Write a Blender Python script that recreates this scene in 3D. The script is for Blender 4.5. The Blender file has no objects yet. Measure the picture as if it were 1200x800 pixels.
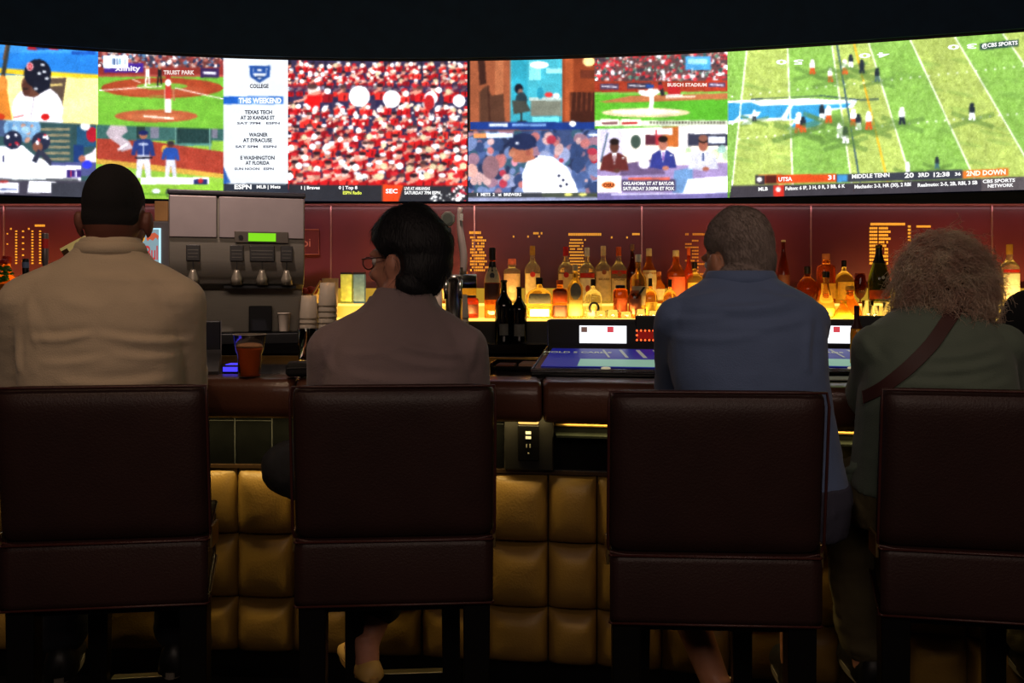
import bpy, bmesh, math, random
import numpy as np
from mathutils import Vector, Matrix
from mathutils.bvhtree import BVHTree
random.seed(7); RNG = np.random.default_rng(7)
SC = bpy.context.scene; COL = SC.collection
F = 1000.0; CH = 1.38; HY = 342.0; PI = math.pi
def W(x, y, D): return np.array([(x-600)/F*D, D, CH-(y-HY)/F*D])
def s2l(c):
    c = np.asarray(c, float)/255.0
    return np.where(c <= 0.04045, c/12.92, ((c+0.055)/1.055)**2.4)

# ------------------------------------------------------------------ materials
MATS = {}
def mat(name, col, rough=0.6, metal=0.0, trans=0.0, ior=1.45, emit=None, es=0.0, var=0.12, vscale=12.0,
        bump=0.0, bscale=60.0, spec=0.5, coat=0.0, sheen=0.0, aniso=None):
    if name in MATS: return MATS[name]
    m = bpy.data.materials.new(name); m.use_nodes = True
    nt = m.node_tree; b = nt.nodes['Principled BSDF']
    l = s2l(col)
    b.inputs['Roughness'].default_value = rough; b.inputs['Metallic'].default_value = metal
    b.inputs['Transmission Weight'].default_value = trans; b.inputs['IOR'].default_value = ior
    b.inputs['Specular IOR Level'].default_value = spec; b.inputs['Coat Weight'].default_value = coat
    b.inputs['Sheen Weight'].default_value = sheen
    tc = nt.nodes.new('ShaderNodeTexCoord')
    if var > 0:
        nz = nt.nodes.new('ShaderNodeTexNoise'); nz.inputs['Scale'].default_value = vscale; nz.inputs['Detail'].default_value = 4
        nt.links.new(tc.outputs['Object'], nz.inputs['Vector'])
        if aniso:
            mp = nt.nodes.new('ShaderNodeMapping'); mp.inputs['Scale'].default_value = aniso
            nt.links.new(tc.outputs['Object'], mp.inputs['Vector']); nt.links.new(mp.outputs['Vector'], nz.inputs['Vector'])
        rp = nt.nodes.new('ShaderNodeValToRGB')
        rp.color_ramp.elements[0].position = 0.3; rp.color_ramp.elements[1].position = 0.7
        rp.color_ramp.elements[0].color = (*(l*(1-var)), 1); rp.color_ramp.elements[1].color = (*np.minimum(l*(1+var), 1), 1)
        nt.links.new(nz.outputs['Fac'], rp.inputs['Fac']); nt.links.new(rp.outputs['Color'], b.inputs['Base Color'])
    else:
        b.inputs['Base Color'].default_value = (*l, 1)
    if bump > 0:
        n2 = nt.nodes.new('ShaderNodeTexNoise'); n2.inputs['Scale'].default_value = bscale; n2.inputs['Detail'].default_value = 5
        if aniso:
            mp2 = nt.nodes.new('ShaderNodeMapping'); mp2.inputs['Scale'].default_value = aniso
            nt.links.new(tc.outputs['Object'], mp2.inputs['Vector']); nt.links.new(mp2.outputs['Vector'], n2.inputs['Vector'])
        else: nt.links.new(tc.outputs['Object'], n2.inputs['Vector'])
        bp = nt.nodes.new('ShaderNodeBump'); bp.inputs['Strength'].default_value = bump; bp.inputs['Distance'].default_value = 0.004
        nt.links.new(n2.outputs['Fac'], bp.inputs['Height']); nt.links.new(bp.outputs['Normal'], b.inputs['Normal'])
    if emit is not None:
        b.inputs['Emission Color'].default_value = (*s2l(emit), 1); b.inputs['Emission Strength'].default_value = es
    MATS[name] = m
    return m
def screen_mat():
    if 'led_pixels' in MATS: return MATS['led_pixels']
    m = bpy.data.materials.new('led_pixels'); m.use_nodes = True; nt = m.node_tree
    b = nt.nodes['Principled BSDF']; b.inputs['Base Color'].default_value = (0.01, 0.01, 0.01, 1); b.inputs['Roughness'].default_value = 0.6
    a = nt.nodes.new('ShaderNodeAttribute'); a.attribute_name = 'Col'
    nt.links.new(a.outputs['Color'], b.inputs['Emission Color']); b.inputs['Emission Strength'].default_value = 1.2
    MATS['led_pixels'] = m
    return m
def emis(name, col, st):
    return mat(name, (10, 10, 10), 0.5, emit=col, es=st, var=0)

# ------------------------------------------------------------------ mesh buffer
class MB:
    def __init__(s): s.v = []; s.f = []
    def add(s, v, f):
        o = len(s.v); s.v.extend([tuple(map(float, p)) for p in v]); s.f.extend([tuple(int(i)+o for i in q) for q in f]); return s
    def box(s, x0, x1, y0, y1, z0, z1, M=None):
        v = [(x, y, z) for z in (z0, z1) for y in (y0, y1) for x in (x0, x1)]
        f = [(0, 2, 3, 1), (4, 5, 7, 6), (0, 1, 5, 4), (2, 6, 7, 3), (0, 4, 6, 2), (1, 3, 7, 5)]
        if M is not None: v = [M @ Vector(p) for p in v]
        return s.add(v, f)
    def quadslab(s, pts, n, t):
        n = np.array(n)*t; a = [np.array(p) for p in pts]; k = len(a)
        v = a+[p+n for p in a]
        f = [tuple(range(k))[::-1], tuple(range(k, 2*k))]+[(i, (i+1) % k, (i+1) % k+k, i+k) for i in range(k)]
        return s.add(v, f)
    def tube(s, path, rad, n=12, cap=True, flat=None):
        v, f = tube_vf(path, rad, n, cap, flat); return s.add(v, f)
    def loft(s, prof, n=24, sx=1, sy=1, p=2.0, c=(0, 0, 0), cap=True, M=None):
        v = []; f = []
        for (r, z) in prof:
            for i in range(n):
                a = 2*PI*i/n; ca, sa = math.cos(a), math.sin(a)
                v.append((c[0]+r*sx*math.copysign(abs(ca)**(2/p), ca), c[1]+r*sy*math.copysign(abs(sa)**(2/p), sa), c[2]+z))
        for j in range(len(prof)-1):
            for i in range(n): f.append((j*n+i, j*n+(i+1) % n, (j+1)*n+(i+1) % n, (j+1)*n+i))
        if cap: f.append(tuple(range(n))[::-1]); f.append(tuple(range((len(prof)-1)*n, len(prof)*n)))
        if M is not None: v = [M @ Vector(q) for q in v]
        return s.add(v, f)
    def ell(s, c, r, n=16, M=None):
        v = []; f = []; m = n//2
        R = np.array(M) if M is not None else np.eye(3)
        pts = [(0, 0, -1)]
        for j in range(1, m):
            t = -PI/2+PI*j/m
            for i in range(n):
                a = 2*PI*i/n; pts.append((math.cos(t)*math.cos(a), math.cos(t)*math.sin(a), math.sin(t)))
        pts.append((0, 0, 1))
        for q in pts: v.append(np.array(c)+R @ (np.array(q)*np.array(r)))
        for i in range(n): f.append((0, 1+(i+1) % n, 1+i)); f.append((len(pts)-1, 1+(m-2)*n+i, 1+(m-2)*n+(i+1) % n))
        for j in range(m-2):
            for i in range(n): f.append((1+j*n+i, 1+j*n+(i+1) % n, 1+(j+1)*n+(i+1) % n, 1+(j+1)*n+i))
        return s.add(v, f)
    def build(s, name, m, parent=None, smooth=False, bevel=0, seg=3, world=False, auto=True):
        v = s.v
        if world and parent is not None:
            inv = pmat(parent).inverted(); v = [tuple(inv @ Vector(p)) for p in v]
        me = bpy.data.meshes.new(name); me.from_pydata(v, [], s.f); me.update()
        if m: me.materials.append(m)
        if smooth:
            me.polygons.foreach_set('use_smooth', [True]*len(me.polygons))
        o = bpy.data.objects.new(name, me); COL.objects.link(o)
        if parent is not None: o.parent = parent
        if bevel > 0:
            b = o.modifiers.new('bevel', 'BEVEL'); b.width = bevel; b.segments = seg; b.limit_method = 'ANGLE'; b.angle_limit = 0.6
            me.polygons.foreach_set('use_smooth', [True]*len(me.polygons))
            w = o.modifiers.new('wn', 'WEIGHTED_NORMAL'); w.keep_sharp = True
        return o
def pmat(o):
    M = Matrix.Translation(o.location) @ o.rotation_euler.to_matrix().to_4x4()
    if o.parent: M = pmat(o.parent) @ M
    return M
def tube_vf(path, rad, n=12, cap=True, flat=None):
    P = [np.array(p, float) for p in path]; k = len(P)
    if not hasattr(rad, '__len__'): rad = [rad]*k
    v = []; f = []; up = None
    for i in range(k):
        t = P[min(i+1, k-1)]-P[max(i-1, 0)]; t = t/(np.linalg.norm(t)+1e-9)
        if up is None:
            a = np.array([0, 0, 1.]) if abs(t[2]) < 0.8 else np.array([0, 1., 0]); up = a
        u = up-t*np.dot(up, t); u /= np.linalg.norm(u)+1e-9; up = u; w = np.cross(t, u)
        fl = 1 if flat is None else flat
        for j in range(n):
            a = 2*PI*j/n; v.append(P[i]+rad[i]*(math.cos(a)*u*fl+math.sin(a)*w))
    for i in range(k-1):
        for j in range(n): f.append((i*n+j, i*n+(j+1) % n, (i+1)*n+(j+1) % n, (i+1)*n+j))
    if cap: f.append(tuple(range(n))[::-1]); f.append(tuple(range((k-1)*n, k*n)))
    return v, f
def tag(o, label=None, cat=None, group=None, kind=None):
    if label: o['label'] = label
    if cat: o['category'] = cat
    if group: o['group'] = group
    if kind: o['kind'] = kind
    return o
def thing(name, label, cat, loc=(0, 0, 0), rz=0, group=None):
    o = bpy.data.objects.new(name, None); COL.objects.link(o); o.location = [float(a) for a in loc]; o.rotation_euler = (0, 0, rz)
    o.empty_display_size = 0.1
    return tag(o, label, cat, group)
def struct(o): o['kind'] = 'structure'; return o
def copy_tree(o, parent=None):
    c = o.copy(); COL.objects.link(c)
    if parent is not None: c.parent = parent
    for ch in [q for q in bpy.data.objects if q.parent == o]: copy_tree(ch, c)
    return c
# text as flat mesh data (unit: given height), returned as verts (x,y) and faces
_TC = {}
def text_vf(s, bold=0.0):
    key = (s, bold)
    if key in _TC: return _TC[key]
    cu = bpy.data.curves.new('t', 'FONT'); cu.body = s; cu.offset = bold; cu.align_x = 'CENTER'; cu.resolution_u = 2
    o = bpy.data.objects.new('t', cu); COL.objects.link(o)
    dg = bpy.context.evaluated_depsgraph_get(); dg.update()
    me = bpy.data.meshes.new_from_object(o.evaluated_get(dg))
    v = np.array([p.co[:2] for p in me.vertices]) if len(me.vertices) else np.zeros((0, 2)); f = [tuple(p.vertices) for p in me.polygons]
    bpy.data.objects.remove(o); bpy.data.curves.remove(cu); bpy.data.meshes.remove(me)
    if len(v):
        h = 0.7; w = v[:, 0].max()-v[:, 0].min(); v[:, 0] -= (v[:, 0].max()+v[:, 0].min())/2
        v = v/h; w = w/h
    else: w = 1
    _TC[key] = (v, f, w)
    return _TC[key]
# ------------------------------------------------------------------ the room
BX0, BX1 = -3.2, 3.0
WALLY = 4.72
def ybar(X): return 2.674-0.131*X-0.0433*X*X
M_fascia = mat('fascia_navy', (27, 58, 84), 0.75, bump=0.15, bscale=30)
M_black = mat('black_plastic', (9, 9, 11), 0.4)
M_bl2 = mat('black_gloss', (12, 12, 13), 0.15, var=0.1)
M_leather = mat('burgundy_leather', (50, 30, 27), 0.48, bump=0.25, bscale=180, var=0.18, vscale=5)
M_piping = mat('leather_piping', (66, 32, 28), 0.4, bump=0.2, bscale=200)
M_leg = mat('ebony_leg', (7, 6, 6), 0.4)
M_arm = mat('armrest_leather', (82, 50, 37), 0.3, bump=0.2, bscale=120, var=0.15, vscale=4)
M_gold = mat('gold_leather', (146, 114, 54), 0.42, bump=0.25, bscale=140, var=0.12, vscale=6)
M_chrome = mat('chrome', (170, 168, 160), 0.25, metal=1.0, var=0.05)
M_brass = mat('brass', (190, 150, 80), 0.3, metal=1.0, var=0.05)
M_counter = mat('counter_stone', (30, 19, 15), 0.1, var=0.5, vscale=9, coat=0.4)
M_wall = mat('burgundy_panel', (96, 40, 52), 0.33, var=0.3, vscale=1.6, coat=0.3, bump=0.05, bscale=8)
M_tile = mat('black_tile', (13, 14, 14), 0.12, var=0.2)
M_steel = mat('brushed_steel', (140, 134, 122), 0.42, metal=0.6, var=0.06, aniso=(1, 1, 40), bump=0.05, bscale=20)

m = MB(); m.box(-6, 6, -3, 6, -0.05, 0); struct(m.build('floor', mat('dark_carpet', (18, 13, 12), 0.9, bump=0.5, bscale=300, var=0.4, vscale=30)))
m = MB(); m.box(-6, 6, -3, 6, 3.2, 3.25); struct(m.build('ceiling', mat('dark_ceiling', (20, 22, 30), 0.9)))
m = MB(); m.box(-6, 6, WALLY, WALLY+0.1, 0, 3.2); struct(m.build('wall_back', M_wall))

# video wall geometry
_xs = np.array([-60, 0, 115, 262, 340, 450, 550, 700, 855, 1000, 1200, 1260.]); _ys = np.array([47, 52, 61, 67.5, 70.5, 72, 71.8, 67.8, 60.5, 51.5, 38, 33.])
_pf = np.polyfit((_xs-600)/600, _ys, 4)
def ytop(x): return np.polyval(_pf, (np.asarray(x, float)-600)/600)
def dwall(x): return 4.667*270.0/(HY-ytop(x))
VZ0, VZ1 = 1.8755, 2.640
def wallpt(x, v, off=0.0):
    D = dwall(x); X = (x-600)/F*D
    return np.stack([X, D-off, VZ1+(VZ0-VZ1)*v+0*D], -1)
# fascia above the screens and soffit below, following the screen's curve
xs = np.linspace(-200, 1400, 60)
P = wallpt(xs, 0*xs)
def sweep(name, pts_front, prof, m, parent=None, smooth=False, world=False, bevel=0):
    """pts_front (n,2) path in plan; prof list of (dy,z) closed section"""
    b = MB(); n = len(pts_front); k = len(prof); v = []
    for (x, y) in pts_front:
        for (dy, z) in prof: v.append((x, y+dy, z))
    f = [(i*k+j, i*k+(j+1) % k, (i+1)*k+(j+1) % k, (i+1)*k+j) for i in range(n-1) for j in range(k)]
    f += [tuple(range(k))[::-1], tuple(range((n-1)*k, n*k))]
    b.add(v, f)
    return b.build(name, m, parent, smooth=smooth, world=world, bevel=bevel)
struct(sweep('wall_fascia', P[:, :2], [(-0.015, 2.655), (0.2, 2.655), (0.2, 3.2), (-0.015, 3.2)], M_fascia))
b = MB()
n = len(P); v = [];
for (x, y, z) in P: v += [(x, y-0.01, 1.868), (x, WALLY, 1.868), (x, WALLY, 1.90), (x, y+0.05, 1.90)]
f = [(i*4+j, i*4+(j+1) % 4, (i+1)*4+(j+1) % 4, (i+1)*4+j) for i in range(n-1) for j in range(4)]+[(3, 2, 1, 0), ((n-1)*4, (n-1)*4+1, (n-1)*4+2, (n-1)*4+3)]
b.add(v, f); struct(b.build('trim_1', mat('soffit_dark', (16, 22, 52), 0.8, spec=0)))
b = MB()
for k, px in enumerate([-190, 5, 197, 388, 556, 752, 950, 1162, 1350]):
    X = (px-600)/F*WALLY
    b.box(X-0.004, X+0.004, WALLY-0.006, WALLY+0.01, 1.14, 1.862)
struct(b.build('trim_2', mat('panel_joint_metal', (210, 150, 150), 0.25, metal=0.7)))
m = MB(); m.box(-3, 3.4, WALLY-0.008, WALLY+0.01, 1.858, 1.867); struct(m.build('trim_3', mat('panel_edge', (190, 120, 125), 0.3, metal=0.5)))

# ------------------------------------------------------------------ LED pixel canvas
KS = 1.6; CX0, CX1 = -60, 1260
CW, CHH = int((CX1-CX0)*KS), int(164*KS)
C = np.zeros((CHH, CW, 3)); C[:] = (12, 12, 16)
CLIP = [0, CW, 0, CHH]
def ybot(x): return HY-(HY-ytop(x))*(106/270.)
def R(pts):
    p = np.atleast_2d(np.array(pts, float)); v = (p[:, 1]-ytop(p[:, 0]))/(ybot(p[:, 0])-ytop(p[:, 0]))
    return np.stack([(p[:, 0]-CX0)*KS, v*CHH], -1)
def clip(x0, x1, v0, v1):
    CLIP[:] = [int((x0-CX0)*KS), int((x1-CX0)*KS), int(v0*CHH), int(v1*CHH)]
def fillp(q, col, a=1.0):
    x0 = max(int(q[:, 0].min()), CLIP[0]); x1 = min(int(q[:, 0].max())+2, CLIP[1]); y0 = max(int(q[:, 1].min()), CLIP[2]); y1 = min(int(q[:, 1].max())+2, CLIP[3])
    if x1 <= x0 or y1 <= y0: return
    xx, yy = np.meshgrid(np.arange(x0, x1)+0.5, np.arange(y0, y1)+0.5); ins = np.zeros(xx.shape, bool)
    for i in range(len(q)):
        ax, ay = q[i]; bx, by = q[(i+1) % len(q)]
        if ay == by: continue
        c = ((ay > yy) != (by > yy)) & (xx < (bx-ax)*(yy-ay)/(by-ay)+ax); ins ^= c
    reg = C[y0:y1, x0:x1]; reg[ins] = reg[ins]*(1-a)+np.array(col)*a
def poly(pts, col, a=1.0): fillp(R(pts), col, a)
def rect(x0, y0, x1, y1, col, a=1.0):
    xs = np.linspace(x0, x1, 6); poly([(x, y0) for x in xs]+[(x, y1) for x in xs[::-1]], col, a)
def ell(cx, cy, rx, ry, col, rot=0, a=1.0):
    t = np.linspace(0, 2*PI, 18, endpoint=False); c, s = math.cos(rot), math.sin(rot)
    poly(np.stack([cx+rx*np.cos(t)*c-ry*np.sin(t)*s, cy+rx*np.cos(t)*s+ry*np.sin(t)*c], -1), col, a)
def line(pts, w, col, a=1.0):
    for (p, q) in zip(pts[:-1], pts[1:]):
        p = np.array(p, float); q = np.array(q, float); d = q-p; d /= np.linalg.norm(d)+1e-9; n = np.array([-d[1], d[0]])*w/2
        poly([p+n, q+n, q-n, p-n], col, a)
def bg(col): C[CLIP[2]:CLIP[3], CLIP[0]:CLIP[1]] = col
def mottle(amp, sc=3):
    h, w = CLIP[3]-CLIP[2], CLIP[1]-CLIP[0]
    g = RNG.normal(0, 1, (h//sc+2, w//sc+2, 1)); g = np.repeat(np.repeat(g, sc, 0), sc, 1)[:h, :w]
    C[CLIP[2]:CLIP[3], CLIP[0]:CLIP[1]] = np.clip(C[CLIP[2]:CLIP[3], CLIP[0]:CLIP[1]]+g*amp, 0, 255)
def blobs(n, x0, x1, y0, y1, r, cols, rj=0.5):
    for _ in range(n):
        x = random.uniform(x0, x1); y = random.uniform(y0, y1); q = r*random.uniform(1-rj, 1+rj)
        ell(x, y, q, q*random.uniform(0.8, 1.5), random.choice(cols), random.uniform(0, 3))
SK = (190, 120, 90)
# A batter close-up
clip(-60, 115, 0, .5); bg((250, 232, 150)); rect(-60, 40, 115, 88, (40, 130, 225)); rect(-60, 40, 115, 62, (60, 150, 235))
poly([(-60, 74), (0, 80), (60, 84), (115, 87), (115, 92), (0, 86), (-60, 82)], (240, 200, 40))
for i in range(8): ell(36+i*5, 57+random.uniform(-1, 1), 4, 2, random.choice([(170, 30, 40), (240, 210, 160), (30, 60, 130)]))
rect(84, 60, 112, 64, (30, 90, 190))
poly([(50, 92), (78, 91), (74, 118), (72, 140), (60, 140)], (96, 78, 66)); line([(58, 100), (73, 99)], 2.5, (225, 200, 120))
ell(44, 128, 30, 28, (236, 232, 240)); poly([(14, 145), (22, 118), (34, 108), (52, 106), (66, 116), (74, 145)], (240, 236, 242))
line([(40, 112), (36, 140)], 1, (150, 140, 160)); ell(53, 137, 5, 4, (210, 30, 30)); line([(15, 138), (28, 135)], 1.5, (200, 90, 90))
ell(38, 100, 13, 14, (110, 68, 55)); ell(31, 104, 5, 9, (90, 52, 44)); ell(44, 86, 16, 17, (24, 28, 44)); poly([(27, 88), (30, 84), (60, 92), (58, 104), (46, 110), (38, 104), (40, 94)], (26, 30, 46))
for p in [(50, 76), (52, 84), (46, 86), (42, 104), (55, 92)]: ell(p[0], p[1], 2.4, 1.6, (210, 215, 225))
ell(35, 78, 4.2, 5, (235, 170, 180)); line([(34, 75), (36, 75), (37, 78), (36, 81), (34, 81), (34, 75)], 1.2, (180, 30, 40))
line([(26, 104), (33, 104)], 2, (40, 30, 32)); line([(10, 50), (2, 98)], 5, (60, 60, 58)); line([(8, 50), (4, 70)], 2, (120, 80, 50))
ell(3, 100, 6, 12, (225, 140, 60)); poly([(-20, 140), (-6, 110), (8, 104), (14, 140)], (225, 135, 50)); ell(0, 137, 6, 4, (200, 60, 30))
# B field from behind the pitcher
clip(115, 262, 0, .5); bg((120, 190, 60))
rect(115, 56, 262, 84, (120, 60, 56)); blobs(380, 116, 262, 60, 80, 1.7, [(60, 60, 80), (200, 170, 160), (150, 60, 60), (230, 230, 235), (40, 50, 90), (190, 110, 100), (90, 130, 170)])
rect(115, 79, 262, 90, (150, 52, 46)); rect(115, 87.5, 262, 90, (180, 80, 70)); rect(122, 74, 168, 85, (70, 40, 150)); rect(121, 65, 150, 80, (232, 240, 248)); 
for i in range(12): rect(124+i*2, 68, 125+i*2, 76, random.choice([(40, 120, 180), (30, 60, 120), (200, 220, 235)]))
rect(235, 80, 257, 91, (60, 40, 90)); line([(238, 85), (253, 86)], 3, (225, 225, 240))
ell(190, 103, 72, 12, (176, 72, 42)); ell(190, 106, 50, 7, (186, 84, 52)); ell(190, 101, 30, 4, (130, 186, 66))
line([(116, 106), (160, 103), (190, 101)], 1.3, (235, 225, 215)); line([(205, 103), (235, 110), (262, 116)], 1.3, (235, 225, 215)); line([(155, 93), (165, 97)], 1, (235, 230, 220))
for i in range(40):
    ell(random.uniform(118, 260), random.uniform(112, 146), 8, 1.2, (140, 205, 74), 0, 0.35)
ell(183, 136, 49, 7.5, (190, 96, 60)); ell(183, 137, 34, 4.5, (200, 110, 70)); line([(168, 136), (204, 139)], 2.2, (240, 225, 210))
for (x, y, c) in [(173, 88, (235, 235, 235)), (187, 88, (30, 30, 34))]:
    line([(x, y-8), (x, y+2)], 4.5, c); line([(x-1.5, y+2), (x-2.5, y+13)], 2, c); line([(x+1.5, y+2), (x+2, y+11)], 2, c); ell(x, y-9, 2, 2.4, SK)
line([(197, 104), (197, 132)], 7.5, (242, 236, 236)); line([(197, 100), (197, 116)], 7, (200, 60, 50)); ell(197, 97, 3.6, 4, (240, 235, 235)); ell(197, 90, 3, 3, (170, 40, 40)); line([(203, 104), (204, 118)], 2, SK)
# C dugout
clip(-60, 113, .5, 1); bg((52, 84, 88)); 
for i in range(6): rect(44, 150+i*7, 82, 153+i*7, (150, 140, 110))
rect(-60, 138, 10, 160, (70, 90, 130)); ell(26, 150, 22, 16, (120, 165, 205)); blobs(14, 10, 44, 142, 165, 3, [(90, 140, 190), (150, 190, 220), (200, 150, 130)])
rect(90, 148, 113, 172, (40, 90, 130)); ell(108, 158, 7, 9, (190, 30, 50)); ell(100, 148, 6, 5, (230, 235, 240)); line([(92, 170), (92, 200)], 12, (30, 60, 120))
poly([(-60, 190), (-10, 172), (26, 170), (40, 182), (52, 188), (70, 200), (72, 216), (-60, 222)], (238, 240, 250))
ell(15, 164, 11, 11, (34, 40, 66)); blobs(7, 8, 22, 158, 172, 1.6, [(235, 235, 245), (190, 40, 60)]); ell(48, 166, 11, 11, (40, 46, 70)); ell(44, 172, 6, 6, (140, 86, 70)); blobs(7, 42, 58, 158, 170, 1.6, [(235, 235, 245), (200, 60, 70)])
line([(40, 190), (47, 176)], 6, (46, 50, 70)); line([(48, 178), (62, 194)], 6, (52, 56, 76)); line([(-5, 186), (30, 196)], 9, (235, 238, 250)); line([(4, 182), (4, 190)], 2, (40, 40, 80))
poly([(92, 186), (108, 178), (113, 172), (113, 190), (98, 190)], (225, 210, 220)); ell(96, 186, 4, 4, (180, 110, 90))
rect(60, 190, 113, 206, (80, 86, 140)); ell(102, 193, 6, 5, (50, 60, 230)); rect(-60, 194, 95, 214, (240, 240, 252)); rect(78, 199, 95, 208, (60, 40, 120)); line([(83, 200), (83, 207)], 1.5, (220, 60, 80)); line([(89, 200), (89, 207)], 1.5, (230, 230, 245))
rect(-60, 209, 92, 212, (100, 104, 110)); rect(14, 207.5, 54, 210.5, (210, 216, 220)); rect(-60, 212, 113, 232, (70, 66, 82)); poly([(-60, 214), (22, 214), (22, 226), (-60, 226)], (225, 225, 238)); poly([(34, 212), (66, 213), (70, 226), (32, 226)], (236, 236, 246)); rect(60, 214, 113, 232, (60, 62, 74)); ell(4, 213, 6, 1.6, (180, 50, 50)); line([(0, 222), (20, 222)], 1.5, (70, 90, 150))
# D infielders
clip(113, 262, .5, 1); bg((150, 200, 70)); rect(113, 140, 262, 165, (64, 110, 106)); 
for x in (160, 176, 205, 232, 245): rect(x, 146, x+10, 162, random.choice([(40, 60, 60), (130, 130, 150), (190, 190, 190)]))
rect(205, 150, 248, 170, (36, 66, 66)); rect(200, 168, 248, 171, (90, 150, 140)); line([(206, 148), (206, 170)], 2, (110, 160, 150)); line([(246, 150), (246, 178)], 2, (120, 170, 160))
poly([(113, 162), (180, 166), (262, 178), (262, 206), (180, 196), (113, 188)], (176, 66, 50)); poly([(113, 186), (180, 193), (262, 204), (262, 209), (170, 199), (113, 192)], (215, 170, 70)); mottle(5, 2)
poly([(124, 156), (130, 146), (146, 144), (150, 154), (142, 160), (152, 166), (156, 174), (142, 178), (140, 170), (128, 162)], (196, 180, 190)); line([(150, 168), (138, 176)], 3, (225, 215, 222))
def player(x, y, h, top, bot, skin, capc):
    w = h*0.11
    poly([(x-w*1.3, y+h*.16), (x+w*1.3, y+h*.16), (x+w*1.15, y+h*.5), (x-w*1.15, y+h*.5)], top); line([(x-w*1.3, y+h*.2), (x-w*1.9, y+h*.48)], w*.8, top); line([(x+w*1.3, y+h*.2), (x+w*1.8, y+h*.5)], w*.8, top)
    poly([(x-w*1.15, y+h*.48), (x+w*1.15, y+h*.48), (x+w*1.5, y+h), (x+w*.6, y+h), (x, y+h*.62), (x-w*.5, y+h), (x-w*1.4, y+h)], bot); ell(x, y+h*.08, w*.75, h*.075, skin); ell(x, y+h*.03, w*.9, h*.05, capc)
player(168, 154, 58, (40, 60, 130), (205, 205, 218), SK, (30, 40, 100)); line([(168, 166), (168, 182)], 1, (180, 190, 220)); ell(168, 169, 6, 1.5, (190, 200, 230)); rect(158, 184, 179, 186, (20, 22, 40)); ell(193, 175, 4, 5, (230, 170, 60))
player(200, 166, 44, (40, 80, 170), (205, 205, 220), (90, 56, 50), (60, 50, 60)); 
poly([(113, 206), (262, 214), (262, 232), (113, 232)], (150, 205, 66)); rect(165, 208, 245, 216, (246, 246, 250)); rect(227, 210, 243, 216, (40, 50, 110)); ell(235, 212, 3, 3, (190, 40, 50))
ell(183, 224, 5, 3, (220, 225, 240)); ell(197, 226, 3, 5, (60, 80, 60)); line([(165, 227), (262, 231)], 2, (110, 170, 50))
# E schedule card
clip(262, 338, 0, 1); bg((236, 242, 250)); poly([(292, 77), (317, 77), (316, 90), (304, 97), (293, 90)], (40, 84, 165)); poly([(296, 80), (313, 80), (312, 88), (304, 93), (297, 88)], (240, 245, 252)); rect(297, 80, 312, 86, (40, 84, 165)); line([(298, 90), (310, 90)], 1.5, (30, 60, 120)); ell(304, 82, 3, 1.5, (235, 240, 250))
rect(262, 113, 332, 122, (30, 96, 200)); rect(279, 114, 330, 121.5, (110, 165, 225)); poly([(262, 205), (262, 216), (270, 214), (262, 196)], (40, 90, 170)); line([(262, 196), (267, 210), (268, 216)], 1, (80, 120, 190))
rect(262, 215.5, 338, 240, (44, 52, 66))
# F crowd (marching band)
clip(338, 549, 0, 1); bg((60, 52, 84))
for i in range(16): rect(338+i*14, 68, 341+i*14, 110, (40, 36, 60))
def person_f(x, y, h, shirt=(205, 30, 34)):
    ell(x, y, h*.16, h*.19, random.choice([(196, 130, 112), (225, 170, 150), (150, 90, 80), (235, 200, 190)])); ell(x, y-h*.14, h*.18, h*.1, random.choice([(220, 220, 230), (50, 30, 40), (210, 40, 50), (90, 60, 60)]))
    poly([(x-h*.3, y+h*.2), (x+h*.3, y+h*.2), (x+h*.25, y+h*.65), (x-h*.25, y+h*.65)], shirt); line([(x+h*.1, y+h*.3), (x+h*.05, y+h*.6)], h*.1, (120, 20, 30))
    line([(x-h*.3, y+h*.25), (x+random.uniform(-.1, .3)*h, y+h*.05)], h*.13, (226, 150, 130)); line([(x-h*.1, y+h*.65), (x-h*.12, y+h*1.05)], h*.2, (44, 40, 78)); line([(x+h*.13, y+h*.65), (x+h*.13, y+h*1.05)], h*.2, (50, 46, 84))
    if random.random() < .5: ell(x+random.uniform(-.3, .3)*h, y+h*.05, h*.17, h*.17, random.choice([(240, 236, 230), (220, 200, 160), (250, 250, 255)]))
reds = [(214, 28, 34), (190, 24, 32), (236, 50, 44), (160, 22, 34)]
for row in range(4):
    y = 76+row*9
    for i in range(22): person_f(338+i*10+random.uniform(-3, 3)+(row % 2)*4, y+random.uniform(-2, 2), 15, random.choice(reds))
rect(338, 100, 549, 108, (54, 50, 92), 0.55)
for x in (372, 384, 402, 445, 474, 487, 492, 508, 526): person_f(x, 106+random.uniform(-3, 3), 22, random.choice(reds))
person_f(366, 106, 34, (226, 24, 26)); line([(358, 116), (344, 120)], 3, (235, 160, 140)); rect(360, 112, 373, 131, (226, 24, 26))
for row in range(8):
    y = 126+row*11.6; h = 17+row*1.2
    for i in range(20): person_f(338+i*10.8+random.uniform(-4, 4)+(row % 2)*4, y+random.uniform(-3, 3), h, random.choice(reds))
blobs(70, 338, 549, 122, 148, 1.7, [(245, 240, 235), (235, 225, 215), (250, 220, 200), (200, 190, 190)]); blobs(60, 338, 549, 72, 98, 1.6, [(245, 240, 235), (225, 190, 170), (250, 220, 200)])
for (x, y, r) in [(421, 113, 12.5), (459, 116, 10.5), (538, 118, 7.5), (505, 115, 8)]: ell(x, y, r, r, (246, 246, 250))
ell(503, 120, 6, 9, (200, 40, 44)); blobs(70, 338, 549, 150, 214, 1.6, [(235, 40, 36), (60, 44, 70), (240, 150, 130), (50, 40, 70)])
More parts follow.
